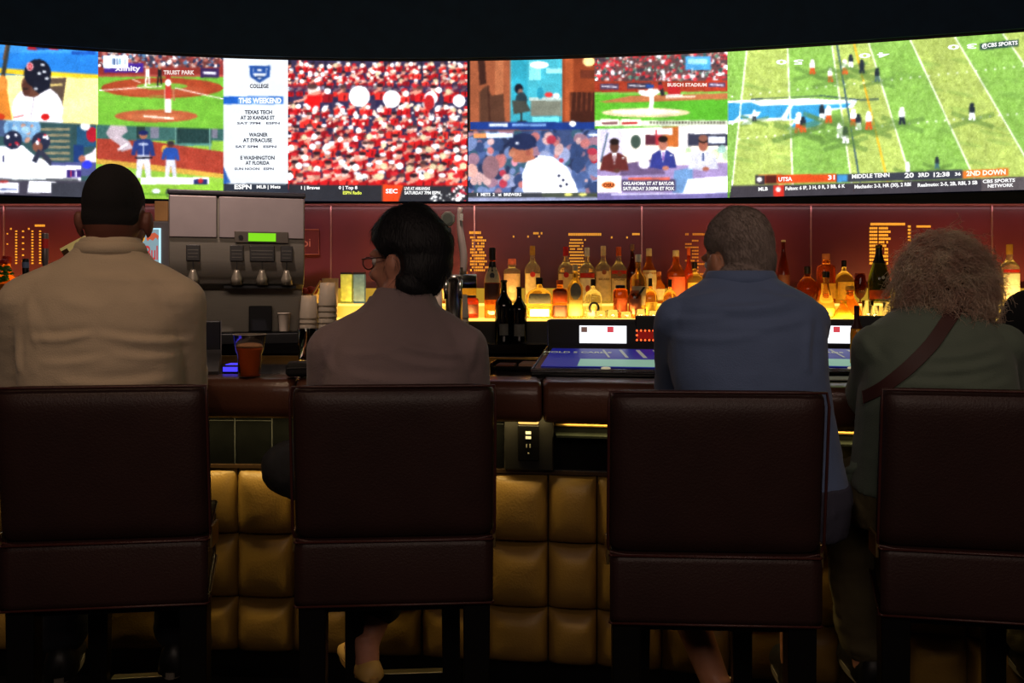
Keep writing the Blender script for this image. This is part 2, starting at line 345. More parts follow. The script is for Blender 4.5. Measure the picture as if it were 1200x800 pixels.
poly([(338, 216), (549, 218), (549, 240), (338, 240)], (44, 46, 54)); poly([(448, 216), (473, 217), (467, 236), (448, 236)], (232, 70, 30)); blobs(18, 505, 530, 224, 236, 1, [(250, 250, 250)]); blobs(26, 530, 549, 218, 238, 1.6, [(200, 40, 60), (250, 240, 240)])
clip(548, 551, 0, 1); bg((14, 14, 18))
# G film scene
clip(551, 697, 0, .5); bg((150, 80, 52)); rect(551, 66, 598, 150, (168, 92, 60)); rect(580, 66, 590, 150, (190, 112, 74)); rect(660, 66, 697, 150, (150, 66, 36)); rect(662, 66, 672, 150, (186, 90, 50))
rect(598, 66, 659, 150, (70, 180, 200)); rect(600, 68, 618, 120, (50, 170, 196)); rect(620, 72, 634, 94, (130, 220, 230)); ell(632, 76, 11, 4, (245, 252, 252)); rect(640, 80, 659, 86, (150, 225, 235)); rect(598, 128, 659, 146, (60, 165, 186))
rect(622, 118, 658, 136, (128, 132, 118)); rect(620, 114, 658, 118, (180, 200, 196)); ell(643, 111, 5, 3, (225, 60, 60)); ell(652, 112, 4, 3, (230, 230, 235)); ell(633, 109, 4, 7, (40, 150, 180)); rect(624, 137, 655, 143, (110, 215, 225))
ell(608, 104, 5, 6, (20, 26, 40)); ell(610, 108, 3, 4, (150, 110, 96)); ell(611, 117, 7, 9, (40, 60, 70)); poly([(600, 118), (616, 118), (622, 130), (602, 134)], (70, 72, 66)); line([(611, 132), (611, 142)], 1.4, (40, 34, 34)); line([(606, 142), (617, 142)], 1.2, (40, 34, 34))
poly([(560, 70), (568, 68), (570, 98), (562, 100)], (66, 36, 30)); poly([(562, 108), (570, 100), (576, 112), (590, 110), (592, 145), (562, 145)], (92, 58, 44)); line([(572, 100), (574, 145)], 2, (70, 40, 32)); rect(668, 108, 697, 145, (70, 34, 26)); 
for i in range(5): line([(670+i*6, 108), (669+i*6, 130)], 1.5, (120, 60, 40))
ell(690, 72, 7, 6, (255, 224, 150)); rect(680, 82, 697, 92, (110, 50, 34)); rect(551, 143, 697, 152, (28, 60, 140)); rect(573, 144.5, 595, 148.5, (205, 215, 235)); rect(600, 145, 640, 148, (120, 160, 220)); ell(671, 145, 4, 3.5, (240, 245, 250))
# H stadium pitch
clip(697, 853, 0, .5); bg((96, 188, 50)); rect(697, 56, 853, 98, (110, 74, 76)); blobs(520, 697, 853, 62, 94, 1.7, [(230, 230, 235), (200, 40, 50), (190, 60, 60), (60, 90, 90), (70, 60, 70), (220, 160, 150), (110, 150, 130), (230, 70, 80)])
rect(803, 66, 833, 82, (80, 170, 230)); rect(806, 69, 829, 75, (150, 210, 245)); line([(811, 80), (811, 94)], 1.2, (240, 240, 245)); rect(697, 95, 853, 108, (176, 62, 40)); rect(703, 98, 725, 105, (90, 70, 100)); rect(735, 97, 763, 104, (70, 60, 80)); rect(757, 99, 766, 103, (40, 80, 160)); rect(826, 94, 853, 106, (200, 66, 44)); rect(830, 97, 850, 102, (90, 70, 110))
line([(705, 101), (723, 102)], 1.5, (230, 230, 240)); line([(737, 100), (756, 101)], 1.5, (230, 230, 240)); line([(832, 99), (848, 100)], 1.5, (230, 230, 240))
poly([(697, 108), (853, 107), (853, 110), (697, 111)], (130, 200, 80)); poly([(700, 120), (740, 112), (853, 109), (853, 116), (790, 118), (730, 120)], (196, 120, 74)); line([(780, 114), (815, 113)], 2.2, (235, 215, 195)); mottle(5, 2)
ell(757, 132, 52, 5.5, (222, 200, 160)); ell(757, 131, 40, 3.4, (236, 224, 200)); 
ell(790, 107, 8, 7, (200, 40, 44)); ell(786, 100, 4, 4, (190, 40, 50)); line([(780, 112), (800, 112)], 3, (225, 210, 205)); line([(773, 96), (777, 112)], 4.5, (44, 46, 50)); 
poly([(760, 104), (770, 104), (774, 108), (764, 114), (752, 112), (748, 109), (756, 108)], (238, 232, 228)); line([(764, 112), (763, 130)], 5, (240, 236, 232)); line([(764, 108), (748, 107)], 3.6, (238, 232, 228)); ell(774, 102, 3, 3, (180, 40, 50))
rect(697, 141, 853, 148, (206, 214, 190)); rect(704, 139.5, 725, 147, (240, 236, 220)); rect(728, 139.5, 751, 147, (244, 230, 214)); rect(705, 143, 724, 145.5, (120, 60, 70)); rect(729, 143, 747, 145.5, (200, 50, 50)); 
for i in range(24): rect(762+i*3.7, 142.5, 764+i*3.7, 145, (90, 80, 70))
# I pitcher close-up
clip(549, 700, .5, 1); bg((64, 82, 128)); blobs(330, 549, 700, 150, 228, 6, [(54, 74, 120), (80, 104, 160), (44, 56, 90), (120, 140, 190), (160, 120, 140), (150, 160, 200), (60, 96, 120)]); blobs(30, 549, 700, 160, 220, 4, [(200, 120, 120), (190, 60, 80), (210, 170, 170)])
ell(553, 200, 7, 8, (224, 170, 160)); ell(575, 196, 10, 14, (150, 110, 120)); ell(603, 190, 4, 5, (225, 150, 170))
poly([(613, 226), (612, 205), (618, 188), (630, 182), (648, 184), (664, 196), (674, 214), (678, 228)], (238, 240, 250)); line([(618, 188), (630, 183)], 2, (40, 44, 80)); 
for p in [(655, 206), (660, 211), (657, 218), (664, 216)]: ell(p[0], p[1], 1.8, 1.6, (30, 34, 60))
ell(612, 178, 13, 13, (196, 120, 92)); poly([(597, 176), (606, 172), (622, 178), (628, 186), (616, 190), (602, 190)], (188, 112, 86)); ell(600, 180, 4, 4, (200, 130, 104)); ell(619, 179, 3, 4, (170, 92, 76)); ell(613, 166, 16, 10, (36, 48, 88)); poly([(598, 168), (588, 174), (590, 171), (600, 164)], (30, 40, 76)); ell(613, 171, 16, 3, (36, 48, 88)); ell(606, 168, 2.4, 1.6, (210, 214, 230))
rect(555, 156, 570, 161.5, (236, 150, 90)); rect(570, 156, 601, 161.5, (206, 220, 240)); ell(695, 158, 6, 1.8, (210, 220, 240)); rect(549, 226, 700, 240, (58, 62, 70)); rect(635, 226, 700, 231, (74, 82, 70)); ell(666, 228, 5, 2, (226, 222, 120)); ell(683, 228, 5, 2, (226, 222, 120)); rect(549, 231.5, 700, 240, (150, 156, 190))
# J studio desk
clip(700, 858, .5, 1); bg((238, 228, 214)); rect(700, 150, 730, 190, (206, 200, 226)); line([(712, 156), (704, 190)], 1.5, (60, 90, 110)); rect(730, 150, 770, 170, (236, 232, 226)); rect(756, 158, 770, 170, (96, 44, 60)); rect(768, 152, 778, 170, (190, 50, 60)); rect(776, 148, 795, 172, (206, 110, 50)); rect(770, 150, 788, 158, (230, 226, 230)); rect(795, 146, 810, 176, (220, 214, 216)); rect(806, 156, 858, 171, (60, 62, 84)); rect(808, 147, 858, 157, (240, 240, 244)); rect(830, 160, 850, 168, (220, 226, 240)); ell(745, 166, 6, 8, (70, 90, 80)); blobs(24, 782, 858, 172, 188, 4, [(190, 214, 170), (230, 226, 190), (160, 200, 190), (236, 236, 226)])
poly([(700, 198), (858, 190), (858, 226), (700, 226)], (160, 140, 190)); poly([(730, 192), (770, 186), (780, 204), (726, 206)], (110, 90, 130)); ell(755, 192, 7, 6, (214, 208, 226)); poly([(790, 200), (812, 196), (812, 226), (788, 226)], (110, 150, 200)); poly([(806, 210), (858, 206), (858, 228), (800, 228)], (232, 236, 246))
def suit(x, y, col, skin, tie, w=17):
    poly([(x-w, y+30), (x-w*.8, y+14), (x-w*.3, y+9), (x+w*.3, y+9), (x+w*.8, y+14), (x+w, y+30)], col); poly([(x-3, y+9), (x+3, y+9), (x, y+24)], (240, 240, 244)); line([(x, y+11), (x, y+21)], 1.8, tie); ell(x, y+2, 5.4, 7.5, skin); ell(x, y-4, 5.6, 4, (36, 26, 26)); line([(x-w*.6, y+28), (x+1, y+30)], 4.2, col); ell(x+3, y+30, 4, 2.6, skin); line([(x+w*.5, y+15), (x+w*.7, y+15)], 1.5, (240, 240, 240))
suit(720, 170, (104, 44, 42), (96, 58, 48), (120, 60, 70)); suit(777, 167, (52, 60, 140), (190, 120, 100), (150, 100, 170), 16); suit(824, 168, (196, 196, 214), (176, 104, 84), (40, 60, 120), 18); ell(824, 162, 5.5, 4, (150, 96, 80)); rect(700, 206, 728, 226, (236, 226, 220)); ell(713, 217, 8, 4, (226, 110, 50)); rect(728, 210, 792, 224, (86, 76, 110)); rect(736, 208, 785, 211, (220, 100, 80)); rect(700, 226, 858, 240, (120, 110, 170)); line([(716, 228), (838, 226)], 1.5, (206, 200, 230))
# K football
clip(853, 1260, 0, 1); bg((100, 164, 66))
bands = [(853, 862), (868, 922), (922, 972), (972, 1012), (1012, 1065), (1065, 1115), (1115, 1180), (1180, 1260)]
def fx(top, t):  # yard line x at fraction t (0 top ..1 bottom)
    tb = np.interp(top, [875, 923, 975, 1018, 1067, 1119, 1175, 1240], [858, 929, 998, 1068, 1142, 1215, 1290, 1370]); return top+(tb-top)*t
yl = [875, 923, 975, 1018, 1067, 1119, 1175, 1240]
def ypix(x, t): return ytop(x)+(ybot(x)-14-ytop(x))*t
stripe = [(146, 194, 88), (180, 200, 102)]
for i in range(-1, 8):
    a = 830 if i < 0 else yl[i]; bb = 1300 if i+1 > 7 else yl[i+1]
    q = [(a, 30), (bb, 30)]
    a2 = 760 if i < 0 else fx(a, 1.08); b2 = fx(bb, 1.08) if i+1 <= 7 else 1420
    poly([(a, ytop(a)-2), (bb, ytop(bb)-2), (b2, 226), (a2, 226)], stripe[(i+1) % 2])
mottle(6, 4)
for i in range(40): ell(random.uniform(860, 1200), random.uniform(70, 200), 16, 2.5, (120, 165, 78), .2, .25)
# midfield mark
blue = (60, 160, 215)
poly([(853, 118), (885, 117), (1005, 117), (1000, 126), (968, 130), (970, 138), (958, 152), (922, 152), (931, 141), (870, 142), (853, 146)], (220, 230, 238)); poly([(853, 121), (880, 120), (890, 124), (925, 123), (915, 138), (872, 139), (853, 142)], blue); poly([(928, 124), (998, 121), (992, 126), (962, 128), (968, 138), (956, 149), (926, 150), (934, 140), (922, 139)], blue); line([(880, 116), (960, 112), (1008, 117), (1030, 116)], 1.2, (40, 60, 90)); line([(890, 118), (950, 116), (1000, 120)], 1.6, (240, 244, 250)); poly([(868, 146), (884, 131), (892, 131), (880, 146)], (235, 240, 245)); line([(918, 140), (928, 124)], 2, (240, 244, 250)); line([(858, 146), (866, 136), (888, 134)], 1.6, (235, 240, 245))
for tx in yl:
    line([(fx(tx, t), ypix(fx(tx, t), t)) for t in np.linspace(0, 1.05, 8)], 1.7, (236, 242, 226))
line([(fx(981, t), ypix(fx(981, t), t)) for t in np.linspace(0, 1, 8)], 1.8, (50, 80, 110)); line([(fx(1001, t), ypix(fx(1001, t), t)) for t in np.linspace(0, 1, 8)], 2, (250, 186, 40))
for k in range(34):
    x = 858+k*11; ell(x, 113-k*1.15, 1.3, 1.1, (225, 235, 215)); x = 866+k*10.5; ell(x, 163-k*.95, 1.4, 1.2, (225, 235, 215)); 
def fball(x, y, h, top, bot):
    for ang in (2.6, .55, -.5, -2.5):
        line([(x, y+h), (x+h*1.5*math.cos(ang), y+h+h*.75*math.sin(ang))], h*.28, (96, 134, 64), .5)
    line([(x, y+h*.2), (x, y+h*.6)], h*.36, top); line([(x-h*.06, y+h*.55), (x-h*.12, y+h)], h*.17, bot); line([(x+h*.06, y+h*.55), (x+h*.14, y+h)], h*.17, bot); ell(x, y+h*.1, h*.14, h*.13, top)
wh, org, dk = (238, 240, 240), (220, 90, 40), (40, 50, 60)
for (x, y, h, a, c) in [(952, 70, 17, wh, org), (973, 80, 16, wh, org), (990, 70, 17, wh, org), (997, 64, 15, dk, wh), (1010, 70, 16, dk, dk), (1028, 80, 16, dk, (90, 120, 110)), (884, 129, 13, wh, dk), (936, 132, 24, wh, org), (941, 137, 18, dk, org), (963, 123, 18, dk, wh), (971, 124, 20, wh, org), (984, 144, 18, wh, wh), (991, 148, 20, dk, wh), (1000, 128, 20, wh, org), (1006, 134, 18, dk, wh), (1018, 131, 21, wh, org), (1057, 126, 20, wh, dk), (1139, 121, 20, dk, wh), (1098, 184, 14, dk, (70, 110, 120)), (1064, 190, 14, wh, wh)]: fball(x, y, h, a, c)
rect(1148, 38, 1194, 57, (44, 78, 74), 0); poly([(1148, 51), (1194, 46), (1194, 54), (1148, 59)], (50, 80, 72))
poly([(885, 205), (980, 204), (980, 213), (885, 216)], (226, 80, 34)); poly([(885, 205.5), (896, 205.5), (896, 216), (885, 216)], (60, 54, 60)); ell(890, 210.5, 3, 3, (240, 235, 235)); poly([(897, 205.5), (910, 205.5), (910, 215), (897, 215.5)], (90, 34, 30)); poly([(980, 204.5), (1128, 199), (1128, 209), (980, 214)], (62, 66, 78)); poly([(981, 205), (993, 204.5), (993, 213), (981, 213.5)], (70, 150, 210)); poly([(1128, 200), (1182, 197), (1182, 206), (1128, 209)], (232, 124, 50)); poly([(857, 218), (1015, 214), (1260, 205), (1260, 245), (853, 245)], (66, 62, 70)); poly([(1150, 209), (1260, 205), (1260, 240), (1150, 240)], (96, 88, 92)); poly([(906, 217), (919, 216.5), (919, 230), (906, 230)], (214, 50, 40)); ell(912, 222, 3, 3, (240, 220, 220))
for xx in range(853, 1260): pass
# rasterised canvas -> one mesh per picture
C2 = C[:CHH//2*2, :CW//2*2].reshape(CHH//2, 2, CW//2, 2, 3).mean((1, 3)); 
_b = np.pad(C2, ((1, 1), (1, 1), (0, 0)), mode='edge'); _h = (_b[:-2]+2*_b[1:-1]+_b[2:])/4; _h = (_h[:, :-2]+2*_h[:, 1:-1]+_h[:, 2:])/4
for _x in (115, 262, 338, 549, 551, 699, 855):   # keep the borders between pictures crisp
    _c = int((_x-CX0)*KS/2); _h[:, _c-3:_c+3] = C2[:, _c-3:_c+3]
C2 = _h*.7+C2*.3
_g = np.zeros(C2.shape[:2])
for _s, _a in ((24, .025), (10, .025), (4, .03), (1, .025)):
    _q = RNG.normal(0, 1, (C2.shape[0]//_s+3, C2.shape[1]//_s+3)); _yy = np.arange(C2.shape[0])/_s; _xx = np.arange(C2.shape[1])/_s; _y0 = _yy.astype(int); _x0 = _xx.astype(int); _fy = (_yy-_y0)[:, None]; _fx = (_xx-_x0)[None]
    _g += _a*((_q[_y0][:, _x0]*(1-_fx)+_q[_y0][:, _x0+1]*_fx)*(1-_fy)+(_q[_y0+1][:, _x0]*(1-_fx)+_q[_y0+1][:, _x0+1]*_fx)*_fy)
C2 = np.clip(C2*(1+_g[..., None]*np.where(C2.mean(-1, keepdims=True) > 225, .25, 1)), 0, 255)
LIN = s2l(C2); _k = np.ones((1, LIN.shape[1], 1)); _k[:, int((262-CX0)*KS/2):int((338-CX0)*KS/2)] = .0; LIN = LIN*(1+_k*(LIN.mean(-1, keepdims=True))**2.2)
NR, NC = LIN.shape[:2]
vw = thing('video_wall', 'long curved wall of bright live sports pictures above the back bar', 'screen', (0, 4.67, 1.86))
def picture(label, x0, x1, v0, v1):
    c0 = int(round((x0-CX0)*KS/2)); c1 = int(round((x1-CX0)*KS/2)); r0 = int(round(v0*NR)); r1 = int(round(v1*NR))
    xs = CX0+np.arange(c0, c1+1)*2/KS; vs = np.arange(r0, r1+1)/NR
    XX, VV = np.meshgrid(xs, vs); P = wallpt(XX, VV).reshape(-1, 3)-np.array([0, 4.67, 1.86])
    w = c1-c0; h = r1-r0; ii, jj = np.meshgrid(np.arange(h), np.arange(w), indexing='ij'); a = (ii*(w+1)+jj).ravel()
    q = np.stack([a, a+w+1, a+w+2, a+1], -1)
    me = bpy.data.meshes.new('picture'); me.vertices.add(len(P)); me.vertices.foreach_set('co', P.ravel()); me.loops.add(q.size); me.loops.foreach_set('vertex_index', q.ravel().astype(np.int32))
    me.polygons.add(len(q)); me.polygons.foreach_set('loop_start', np.arange(0, q.size, 4).astype(np.int32)); me.update(calc_edges=True)
    ca = me.color_attributes.new('Col', 'FLOAT_COLOR', 'CORNER'); c = LIN[r0:r1, c0:c1].reshape(-1, 3)
    c = np.concatenate([np.repeat(c, 4, 0), np.ones((len(c)*4, 1))], 1); ca.data.foreach_set('color', c.ravel().astype(np.float32))
    me.materials.append(screen_mat()); o = bpy.data.objects.new('picture', me); COL.objects.link(o); o.parent = vw; o['label'] = label
    return o
pics = {}
for k, a in dict(A=('close-up of a baseball batter in a dark helmet', -60, 115, 0, .5), B=('ballpark seen from behind the pitcher', 115, 262, 0, .5), C=('two helmeted players in a dugout', -60, 113, .5, 1),
                 D=('infielders in blue shirts', 113, 262, .5, 1), E=('white college football schedule card', 262, 338, 0, 1), F=('red-shirted marching band in the stands', 338, 549, 0, 1), S=('dark seam between pictures', 549, 551, 0, 1),
                 G=('kitchen scene through a brown doorway', 551, 697, 0, .5), H=('pitcher in white throwing before a red crowd', 697, 853, 0, .5), I=('pitcher in a navy cap looking down', 551, 700, .5, 1),
                 J=('three men in suits at a studio desk', 700, 858, .5, 1)).items():
    pics[k] = picture(*a)
pics['K'] = picture('football field with players and score bar', 858, 1260, 0, 1)
# the sliver of football left of 858 in the upper half
picture('upper left edge of the football picture', 853, 858, 0, .5)
def caption(par, s, x, y, h, col, wfit=None, bold=0.035, flip=False, off=0.004, slope=0.0, st=1.2):
    v, f, w = text_vf(s, bold)
    if not len(v): return
    sc = (wfit/w) if wfit else h
    px = x+v[:, 0]*sc*(-1 if flip else 1); py = y-(v[:, 1]-0.5)*h*(-1 if flip else 1)+slope*(px-x)
    vv = (py-ytop(px))/(ybot(px)-ytop(px)); P = wallpt(px, vv, off)
    b = MB(); b.add(P, f); nm = 'cap_%d_%d_%d' % tuple(col)
    b.build('caption', emis(nm, col, st), pics[par], world=True)
BLK = (8, 12, 30); WHT = (250, 250, 250)
caption('E', 'COLLEGE', 304, 101, 4.5, BLK, 22); caption('E', 'THIS WEEKEND', 305, 118, 6, WHT, 50, 0.04)
caption('E', 'TEXAS TECH', 303, 131.5, 4.2, BLK, 32); caption('E', 'AT 20 KANSAS ST', 302, 138, 4.2, BLK, 40); caption('E', 'SAT 7PM   ESPN', 303, 144.5, 2.4, (70, 70, 84), 50)
caption('E', 'WAGNER', 303, 158, 4.2, BLK, 22); caption('E', 'AT SYRACUSE', 302, 164.5, 4.2, BLK, 34); caption('E', 'SAT 5PM   ESPN', 300, 172, 2.6, (70, 70, 84), 48)
caption('E', 'E WASHINGTON', 302, 185, 4.2, BLK, 40); caption('E', 'AT FLORIDA', 302, 191, 4.2, BLK, 28); caption('E', 'SUN NOON   ESPN', 298, 198, 2.6, (70, 70, 84), 46)
caption('E', 'ESPN', 285, 219, 5, WHT, 20, .04); caption('E', 'MLB | Mets', 315, 219, 3.6, WHT, 28)
caption('F', '1 | Braves', 364, 220, 3.6, WHT, 22); caption('F', '0 | Top 8', 408, 220, 3.6, WHT, 22); caption('F', 'ESPN Radio', 413, 226, 3.6, (230, 240, 90), 22)
caption('F', 'LIVE AT ARKANSAS', 489, 221, 3.4, WHT, 30); caption('F', 'SATURDAY 7PM ESPN', 495, 226, 3.6, WHT, 42); caption('F', 'SEC', 459, 224, 5, WHT, 14)
caption('B', 'xfinity', 150, 80, 6, (235, 230, 245), 30); caption('B', 'TRUIST PARK', 210, 85, 4.6, (235, 215, 210), 36); 
caption('H', 'BUSCH STADIUM', 805, 99.5, 3.8, (245, 225, 215), 46)
caption('I', '1  METS  2   at  BREWERS', 585, 228, 3.4, WHT, 52); caption('J', 'OKLAHOMA ST AT BAYLOR', 760, 215, 3.8, WHT, 60); caption('J', 'SATURDAY 3:30PM ET FOX', 760, 221, 3.8, WHT, 60); caption('J', 'OSU', 713, 217, 4, (60, 30, 20), 12)
sl = -0.045
caption('K', 'UTSA', 920, 210, 4.6, WHT, 16, slope=sl); caption('K', '31', 974, 208, 5, WHT, 8, slope=sl); caption('K', 'MIDDLE TENN', 1020, 206, 4.6, WHT, 44, slope=sl); caption('K', '20', 1065, 205.5, 5.5, WHT, 11, slope=sl); caption('K', '3RD', 1082, 205, 4.6, WHT, 13, slope=sl); caption('K', '12:38', 1103, 204.5, 5, WHT, 19, slope=sl); caption('K', '36', 1122, 204, 3.6, WHT, 7, slope=sl); caption('K', '2ND DOWN', 1155, 202.5, 5.5, (255, 246, 225), 46, .04, slope=sl)
caption('K', 'MLB', 894, 221.5, 4, WHT, 11, slope=sl); caption('K', 'Fulton: 6 IP, 3 H, 0 R, 3 BB, 6 K', 955, 219.5, 4, WHT, 70, slope=sl); caption('K', 'Machado: 2-3, HR (30), 2 RBI', 1034, 217.5, 4, WHT, 66, slope=sl); caption('K', 'Realmuto: 2-5, 2B, RBI, 3 SB', 1110, 215.5, 4, WHT, 70, slope=sl)
caption('K', '@CBS SPORTS', 1171, 52, 4.4, WHT, 42, slope=-.09); caption('K', 'CBS SPORTS', 1170, 212, 3.8, WHT, 38, slope=sl); caption('K', 'NETWORK', 1172, 217.5, 3.8, WHT, 30, slope=sl)
caption('K', '5 0', 925, 73, 5.5, WHT, 32, flip=True); caption('K', '4 0', 1024, 65, 5.5, WHT, 36, flip=True, slope=-.04); caption('K', '3 0', 1127, 55, 5.5, WHT, 34, flip=True, slope=-.05)
# black surround of the video wall
b = MB(); xs = np.linspace(-58, 1258, 50); Pt = wallpt(xs, 0*xs); v = []
for (x, y, z) in Pt: v += [(x, y+0.004, VZ0-0.002), (x, y+0.06, VZ0-0.002), (x, y+0.06, VZ1+0.012), (x, y+0.004, VZ1+0.012)]
n = len(Pt); f = [(i*4+j, i*4+(j+1) % 4, (i+1)*4+(j+1) % 4, (i+1)*4+j) for i in range(n-1) for j in range(4)]+[(3, 2, 1, 0), tuple((n-1)*4+q for q in range(4))]
b.add(v, f); b.build('cabinet', M_black, vw, world=True)
# ------------------------------------------------------------------ the bar
def arcx(x0, x1, step=0.08):
    n = max(2, int((x1-x0)/step)+1); return np.linspace(x0, x1, n)
def path(x0, x1, dy): xs = arcx(x0, x1); return np.stack([xs, ybar(xs)+dy], -1)
bar = thing('bar_counter', 'long curved dark bar counter with leather armrest and gold quilted front', 'bar', (0, 2.9, 0))
joints = [-3.1, -2.3, -1.5, -0.703, 0.096, 0.895, 1.69, 2.5, 3.2]
def rrect(w, h, r, n=5):
    pts = []
    for (cx, cy, a0) in [(w-r, h-r, 0), (r, h-r, 90), (r, r, 180), (w-r, r, 270)]:
        for k in range(n): a = math.radians(a0+90*k/(n-1)); pts.append((cx+r*math.cos(a), cy+r*math.sin(a)))
    return pts
for a, c in zip(joints[:-1], joints[1:]):
    prof = [(y, 0.967+z) for (y, z) in rrect(0.21, 0.132, 0.042)]
    xs = np.concatenate([[a+0.002, a+0.004, a+0.010], arcx(a+0.02, c-0.02), [c-0.010, c-0.004, c-0.002]])
    b = MB(); v = []; k = len(prof); n = len(xs)
    for i, x in enumerate(xs):
        e = min(i, n-1-i); s = [0.80, 0.9, 0.97][e] if e < 3 else 1
        for (dy, z) in prof: v.append((x, ybar(x)+0.105+(dy-0.105)*s, 1.033+(z-1.033)*s))
    f = [(i*k+j, i*k+(j+1) % k, (i+1)*k+(j+1) % k, (i+1)*k+j) for i in range(n-1) for j in range(k)]+[tuple(range(k))[::-1], tuple(range((n-1)*k, n*k))]
    b.add(v, f); b.build('armrest_cushion', M_arm, bar, smooth=True, world=True)
sweep('counter_top', path(-3.1, 3.2, 0), [(0.120, 1.06), (0.78, 1.05), (0.78, 1.098), (0.120, 1.098)], M_counter, bar, world=True)
sweep('edge_rail', path(-3.1, 3.2, 0), [(0.775, 1.09), (0.79, 1.09), (0.79, 1.115), (0.775, 1.115)], M_brass, bar, world=True)
sweep('under_panel', path(-3.1, 3.2, 0), [(0.23, 0.74), (0.28, 0.74), (0.28, 1.06), (0.23, 1.06)], M_tile, bar, world=True)
sweep('ledge', path(-3.1, 3.2, 0), [(0.215, 0.766), (0.25, 0.766), (0.25, 0.778), (0.215, 0.778)], mat('ledge_wood', (60, 42, 26), 0.4), bar, world=True)
sweep('bar_base', path(-3.1, 3.2, 0), [(0.24, 0.12), (0.7, 0.12), (0.7, 0.75), (0.24, 0.75)], M_black, bar, world=True)
sweep('toe_kick', path(-3.1, 3.2, 0), [(0.30, 0), (0.65, 0), (0.65, 0.12), (0.30, 0.12)], M_black, bar, world=True)
# quilted front, one mesh; cushions between seams
seams_px = [-560, -480, -400, -320, -245, -170, -100, -40, 38, 117, 194, 275, 341, 415, 493, 568, 643, 701, 778, 858, 930, 988, 1064, 1140, 1215, 1290, 1370, 1450]
sX = []
for px in seams_px:
    X = (px-600)/F*2.87
    for _ in range(5): X = (px-600)/F*(ybar(X)+0.19)
    sX.append(X)
rows = [0.766, 0.536, 0.315, 0.128]
b = MB()
NQ = 12
tt = (1-np.cos(np.linspace(0, PI, NQ+1)))/2
for i in range(len(sX)-1):
    for j in range(3):
        x0, x1 = sX[i], sX[i+1]; z1, z0 = rows[j], rows[j+1]; v = []; rr = np.random.default_rng(i*7+j)
        dep = 0.056*rr.uniform(0.9, 1.1); ph = rr.uniform(0, 6)
        for tz in tt:
            for tx in tt:
                u, w = 2*tx-1, 2*tz-1
                h = dep*((1-abs(u)**3.4)**0.42)*((1-abs(w)**3.4)**0.42)-(.02 if max(abs(u), abs(w)) > .985 else 0)
                # pulled creases running from the corners, a little sag below
                h += 0.004*math.exp(-((abs(u)-abs(w))/0.10)**2)*(abs(u) > .45)*(abs(u) < .97)*math.sin(3*u+ph)
                h *= 1+0.10*(-w)
                zz = z0+(z1-z0)*tz
                zz -= (0.020 if j > 0 else .008)*(1-u*u)*max(0, tz-.55)/.45*(.3+.7*min(1, h/.03)); X_ = 0.007*w*w*math.copysign(1, u)*(abs(u) > .6)*(1 if u > 0 else 1)
                X = x0+(x1-x0)*tx; v.append((X, ybar(X)+0.238-h, zz))
        f = [(a*(NQ+1)+c, a*(NQ+1)+c+1, (a+1)*(NQ+1)+c+1, (a+1)*(NQ+1)+c) for a in range(NQ) for c in range(NQ)]
        b.add(v, f)
b.build('quilted_front', M_gold, bar, smooth=True, world=True)
# details under the lip
def U(x, D=2.87): return (x-600)/F*D
b = MB()
for px in (214, 262, 308, 560, 576):
    X = U(px); b.box(X-0.0015, X+0.0015, ybar(X)+0.226, ybar(X)+0.232, 0.78, 0.985)
for (a, c) in ((150, 308), (560, 590)):
    xs = np.linspace(U(a), U(c), 5)
    for p, q in zip(xs[:-1], xs[1:]): b.tube([(p, ybar(p)+.229, .93), (q, ybar(q)+.229, .93)], .0015, 4)
b.build('tile_joint', mat('tile_grout', (60, 62, 62), 0.4), bar, world=True)
for (a, c) in ((651, 880), (905, 1300)):
    xs = np.linspace(U(a), U(c), 8); b = MB()
    P0 = [(x, ybar(x)+.225, .933) for x in xs]; b.tube(P0, 0.006, 8); b.build('metal_rail', M_brass, bar, world=True)
    sweep('recess_shelf', np.stack([xs, ybar(xs)], -1), [(0.16, .900), (0.235, .900), (0.235, .907), (0.16, .907)], mat('smoked_glass_shelf', (40, 44, 38), 0.12), bar, world=True)
    b = MB()
    for q in range(2):
        X = xs[5]+q*0.045; b.box(X-.009, X+.009, ybar(X)+.215, ybar(X)+.232, .81, .885)
    b.build('vent_slot', M_black, bar, world=True, bevel=.004)
# power outlet post
X = U(621); Y = ybar(X)
op = thing('outlet_box', 'black outlet box with white sockets and a small lit lamp mounted under the bar lip', 'outlet', (X, Y+0.23, 0.78), -0.13)
b = MB(); b.box(-.083, .083, -.035, .0, .0, .205); b.build('housing', mat('housing_black', (30, 29, 27), 0.35, bump=.1), op, bevel=.006)
b = MB(); b.box(-.036, .036, -.043, -.034, .035, .154); b.build('socket_plate', M_bl2, op, bevel=.003)
b = MB(); b.box(-.034, .034, -.048, -.03, .158, .182); b.build('lamp', emis('outlet_lamp', (255, 196, 100), 1.3), op, bevel=.005)
b = MB(); b.box(-.009, .009, -.046, -.042, .125, .134); b.box(-.009, .009, -.046, -.042, .109, .118); b.build('usb_port', mat('usb_white', (235, 225, 200), .4, emit=(230, 215, 180), es=.35), op)
b = MB(); b.box(-.008, -.004, -.046, -.042, .08, .092); b.box(.004, .008, -.046, -.042, .08, .092); b.ell((0, -.044, .06), (.003, .002, .003), 8); b.build('socket_slot', mat('slot_grey', (150, 146, 130), .4), op)

